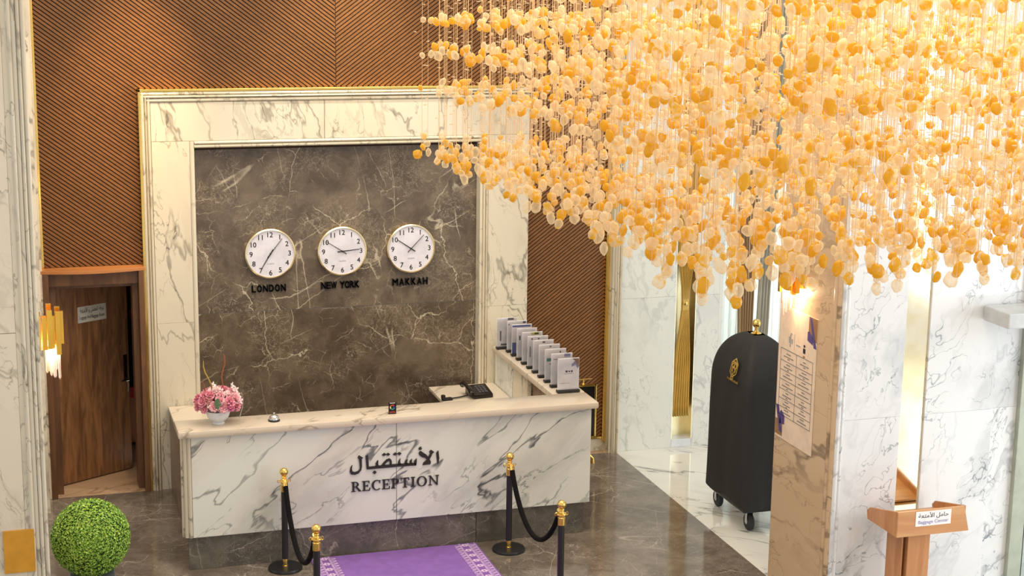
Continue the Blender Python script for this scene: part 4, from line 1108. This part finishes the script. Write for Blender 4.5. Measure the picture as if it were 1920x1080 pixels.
# chips
V = []; F = []
for (x, y, z) in chips:
    k = len(V); a0 = rng.uniform(0, 6.28); r_ = rng.uniform(.007, .013)
    for zz_ in (0, .004):
        for j in range(6): V.append((x + r_ * math.cos(a0 + PI * j / 3) - CO.x, y + r_ * math.sin(a0 + PI * j / 3) - CO.y, z + zz_ - CO.z))
    F += [tuple(k + 5 - j for j in range(6)), tuple(k + 6 + j for j in range(6))] + [(k + j, k + (j + 1) % 6, k + 6 + (j + 1) % 6, k + 6 + j) for j in range(6)]
me = bpy.data.meshes.new('glass_chips'); me.from_pydata(V, [], F); o = put('glass_chips', me, 'chip', ch); o['kind'] = 'stuff'
# stone shapes
def ico(sub, seed):
    bm = bmesh.new(); bmesh.ops.create_icosphere(bm, subdivisions=sub, radius=1.)
    off = Vector((seed * 3.7, seed * 1.9, seed * 5.3))
    for v_ in bm.verts:
        d = noise.noise(v_.co * 1.1 + off) * .30 + noise.noise(v_.co * 2.6 + off) * .14
        v_.co *= 1 + d
    bm.verts.ensure_lookup_table()
    return bm
hi = []; TONES = [.05, .95, .2, .5, .8, .0, .62, .3]
for k in range(8):
    bm = ico(3, k + 1); me = bpy.data.meshes.new('glass_stone'); 
    for f_ in bm.faces: f_.smooth = True
    bm.to_mesh(me); bm.free(); me.materials.append(M['stone']); hi.append(me)
    at_ = me.attributes.new('tone', 'FLOAT', 'POINT'); at_.data.foreach_set('value', [TONES[k]] * len(me.vertices))
def score(s):
    u, v = proj(s[:3]); d = (Vector(s[:3]) - CAMPOS).length
    if not (0 < u < 1920 and 0 < v < 1080): return -1
    near = 1 if (s[1] < -9.4 or s[0] < 2.75) else 0
    return (s[3] + s[5]) / d * (1.6 if s[6] == 0 and near else (1.2 if s[6] == 0 else 1))
order = sorted(range(len(stones)), key=lambda i: -score(stones[i]))
big = set(order[:300])
for i in big:
    s = stones[i]
    o = put('glass_stone', hi[i % 8], None, ch, Vector(s[:3]) - CO); o.scale = s[3:6]
    o.rotation_euler = (rng.uniform(-.5, .5), rng.uniform(-.5, .5), rng.uniform(0, 6.28))
lo = []
for k in range(6):
    bm = ico(2, k + 21); lo.append((np.array([v_.co[:] for v_ in bm.verts]), np.array([[v_.index for v_ in f_.verts] for f_ in bm.faces]))); bm.free()
VV = []; FF = []; TT = []; k0 = 0
for i, s in enumerate(stones):
    if i in big: continue
    v_, f_ = lo[i % 6]; a, b_, c = rng.uniform(-.6, .6), rng.uniform(-.6, .6), rng.uniform(0, 6.28)
    rot = np.array((Matrix.Rotation(c, 3, 'Z') @ Matrix.Rotation(b_, 3, 'Y') @ Matrix.Rotation(a, 3, 'X')))
    VV.append((v_ * np.array(s[3:6])) @ rot.T + (np.array(s[:3]) - np.array(CO))); FF.append(f_ + k0); k0 += len(v_); TT += [TONES[int(rng.integers(8))]] * len(v_)
VV = np.concatenate(VV); FF = np.concatenate(FF)
me = bpy.data.meshes.new('glass_stones'); me.vertices.add(len(VV)); me.vertices.foreach_set('co', VV.astype(np.float32).ravel())
me.loops.add(FF.size); me.loops.foreach_set('vertex_index', FF.astype(np.int32).ravel())
me.polygons.add(len(FF)); me.polygons.foreach_set('loop_start', np.arange(0, FF.size, 3, dtype=np.int32)); me.polygons.foreach_set('use_smooth', np.ones(len(FF), bool))
me.update(calc_edges=True)
at_ = me.attributes.new('tone', 'FLOAT', 'POINT'); at_.data.foreach_set('value', TT)
o = put('glass_stones', me, 'stone', ch); o['kind'] = 'stuff'
l = bpy.data.lights.new('chandelier_light', 'AREA'); l.shape = 'RECTANGLE'; l.size = 3.4; l.size_y = 4.4; l.energy = 220; l.color = (1, .94, .80)
o = bpy.data.objects.new('chandelier_light', l); C.objects.link(o); o.parent = ch; o.location = (0, 0, -.04)
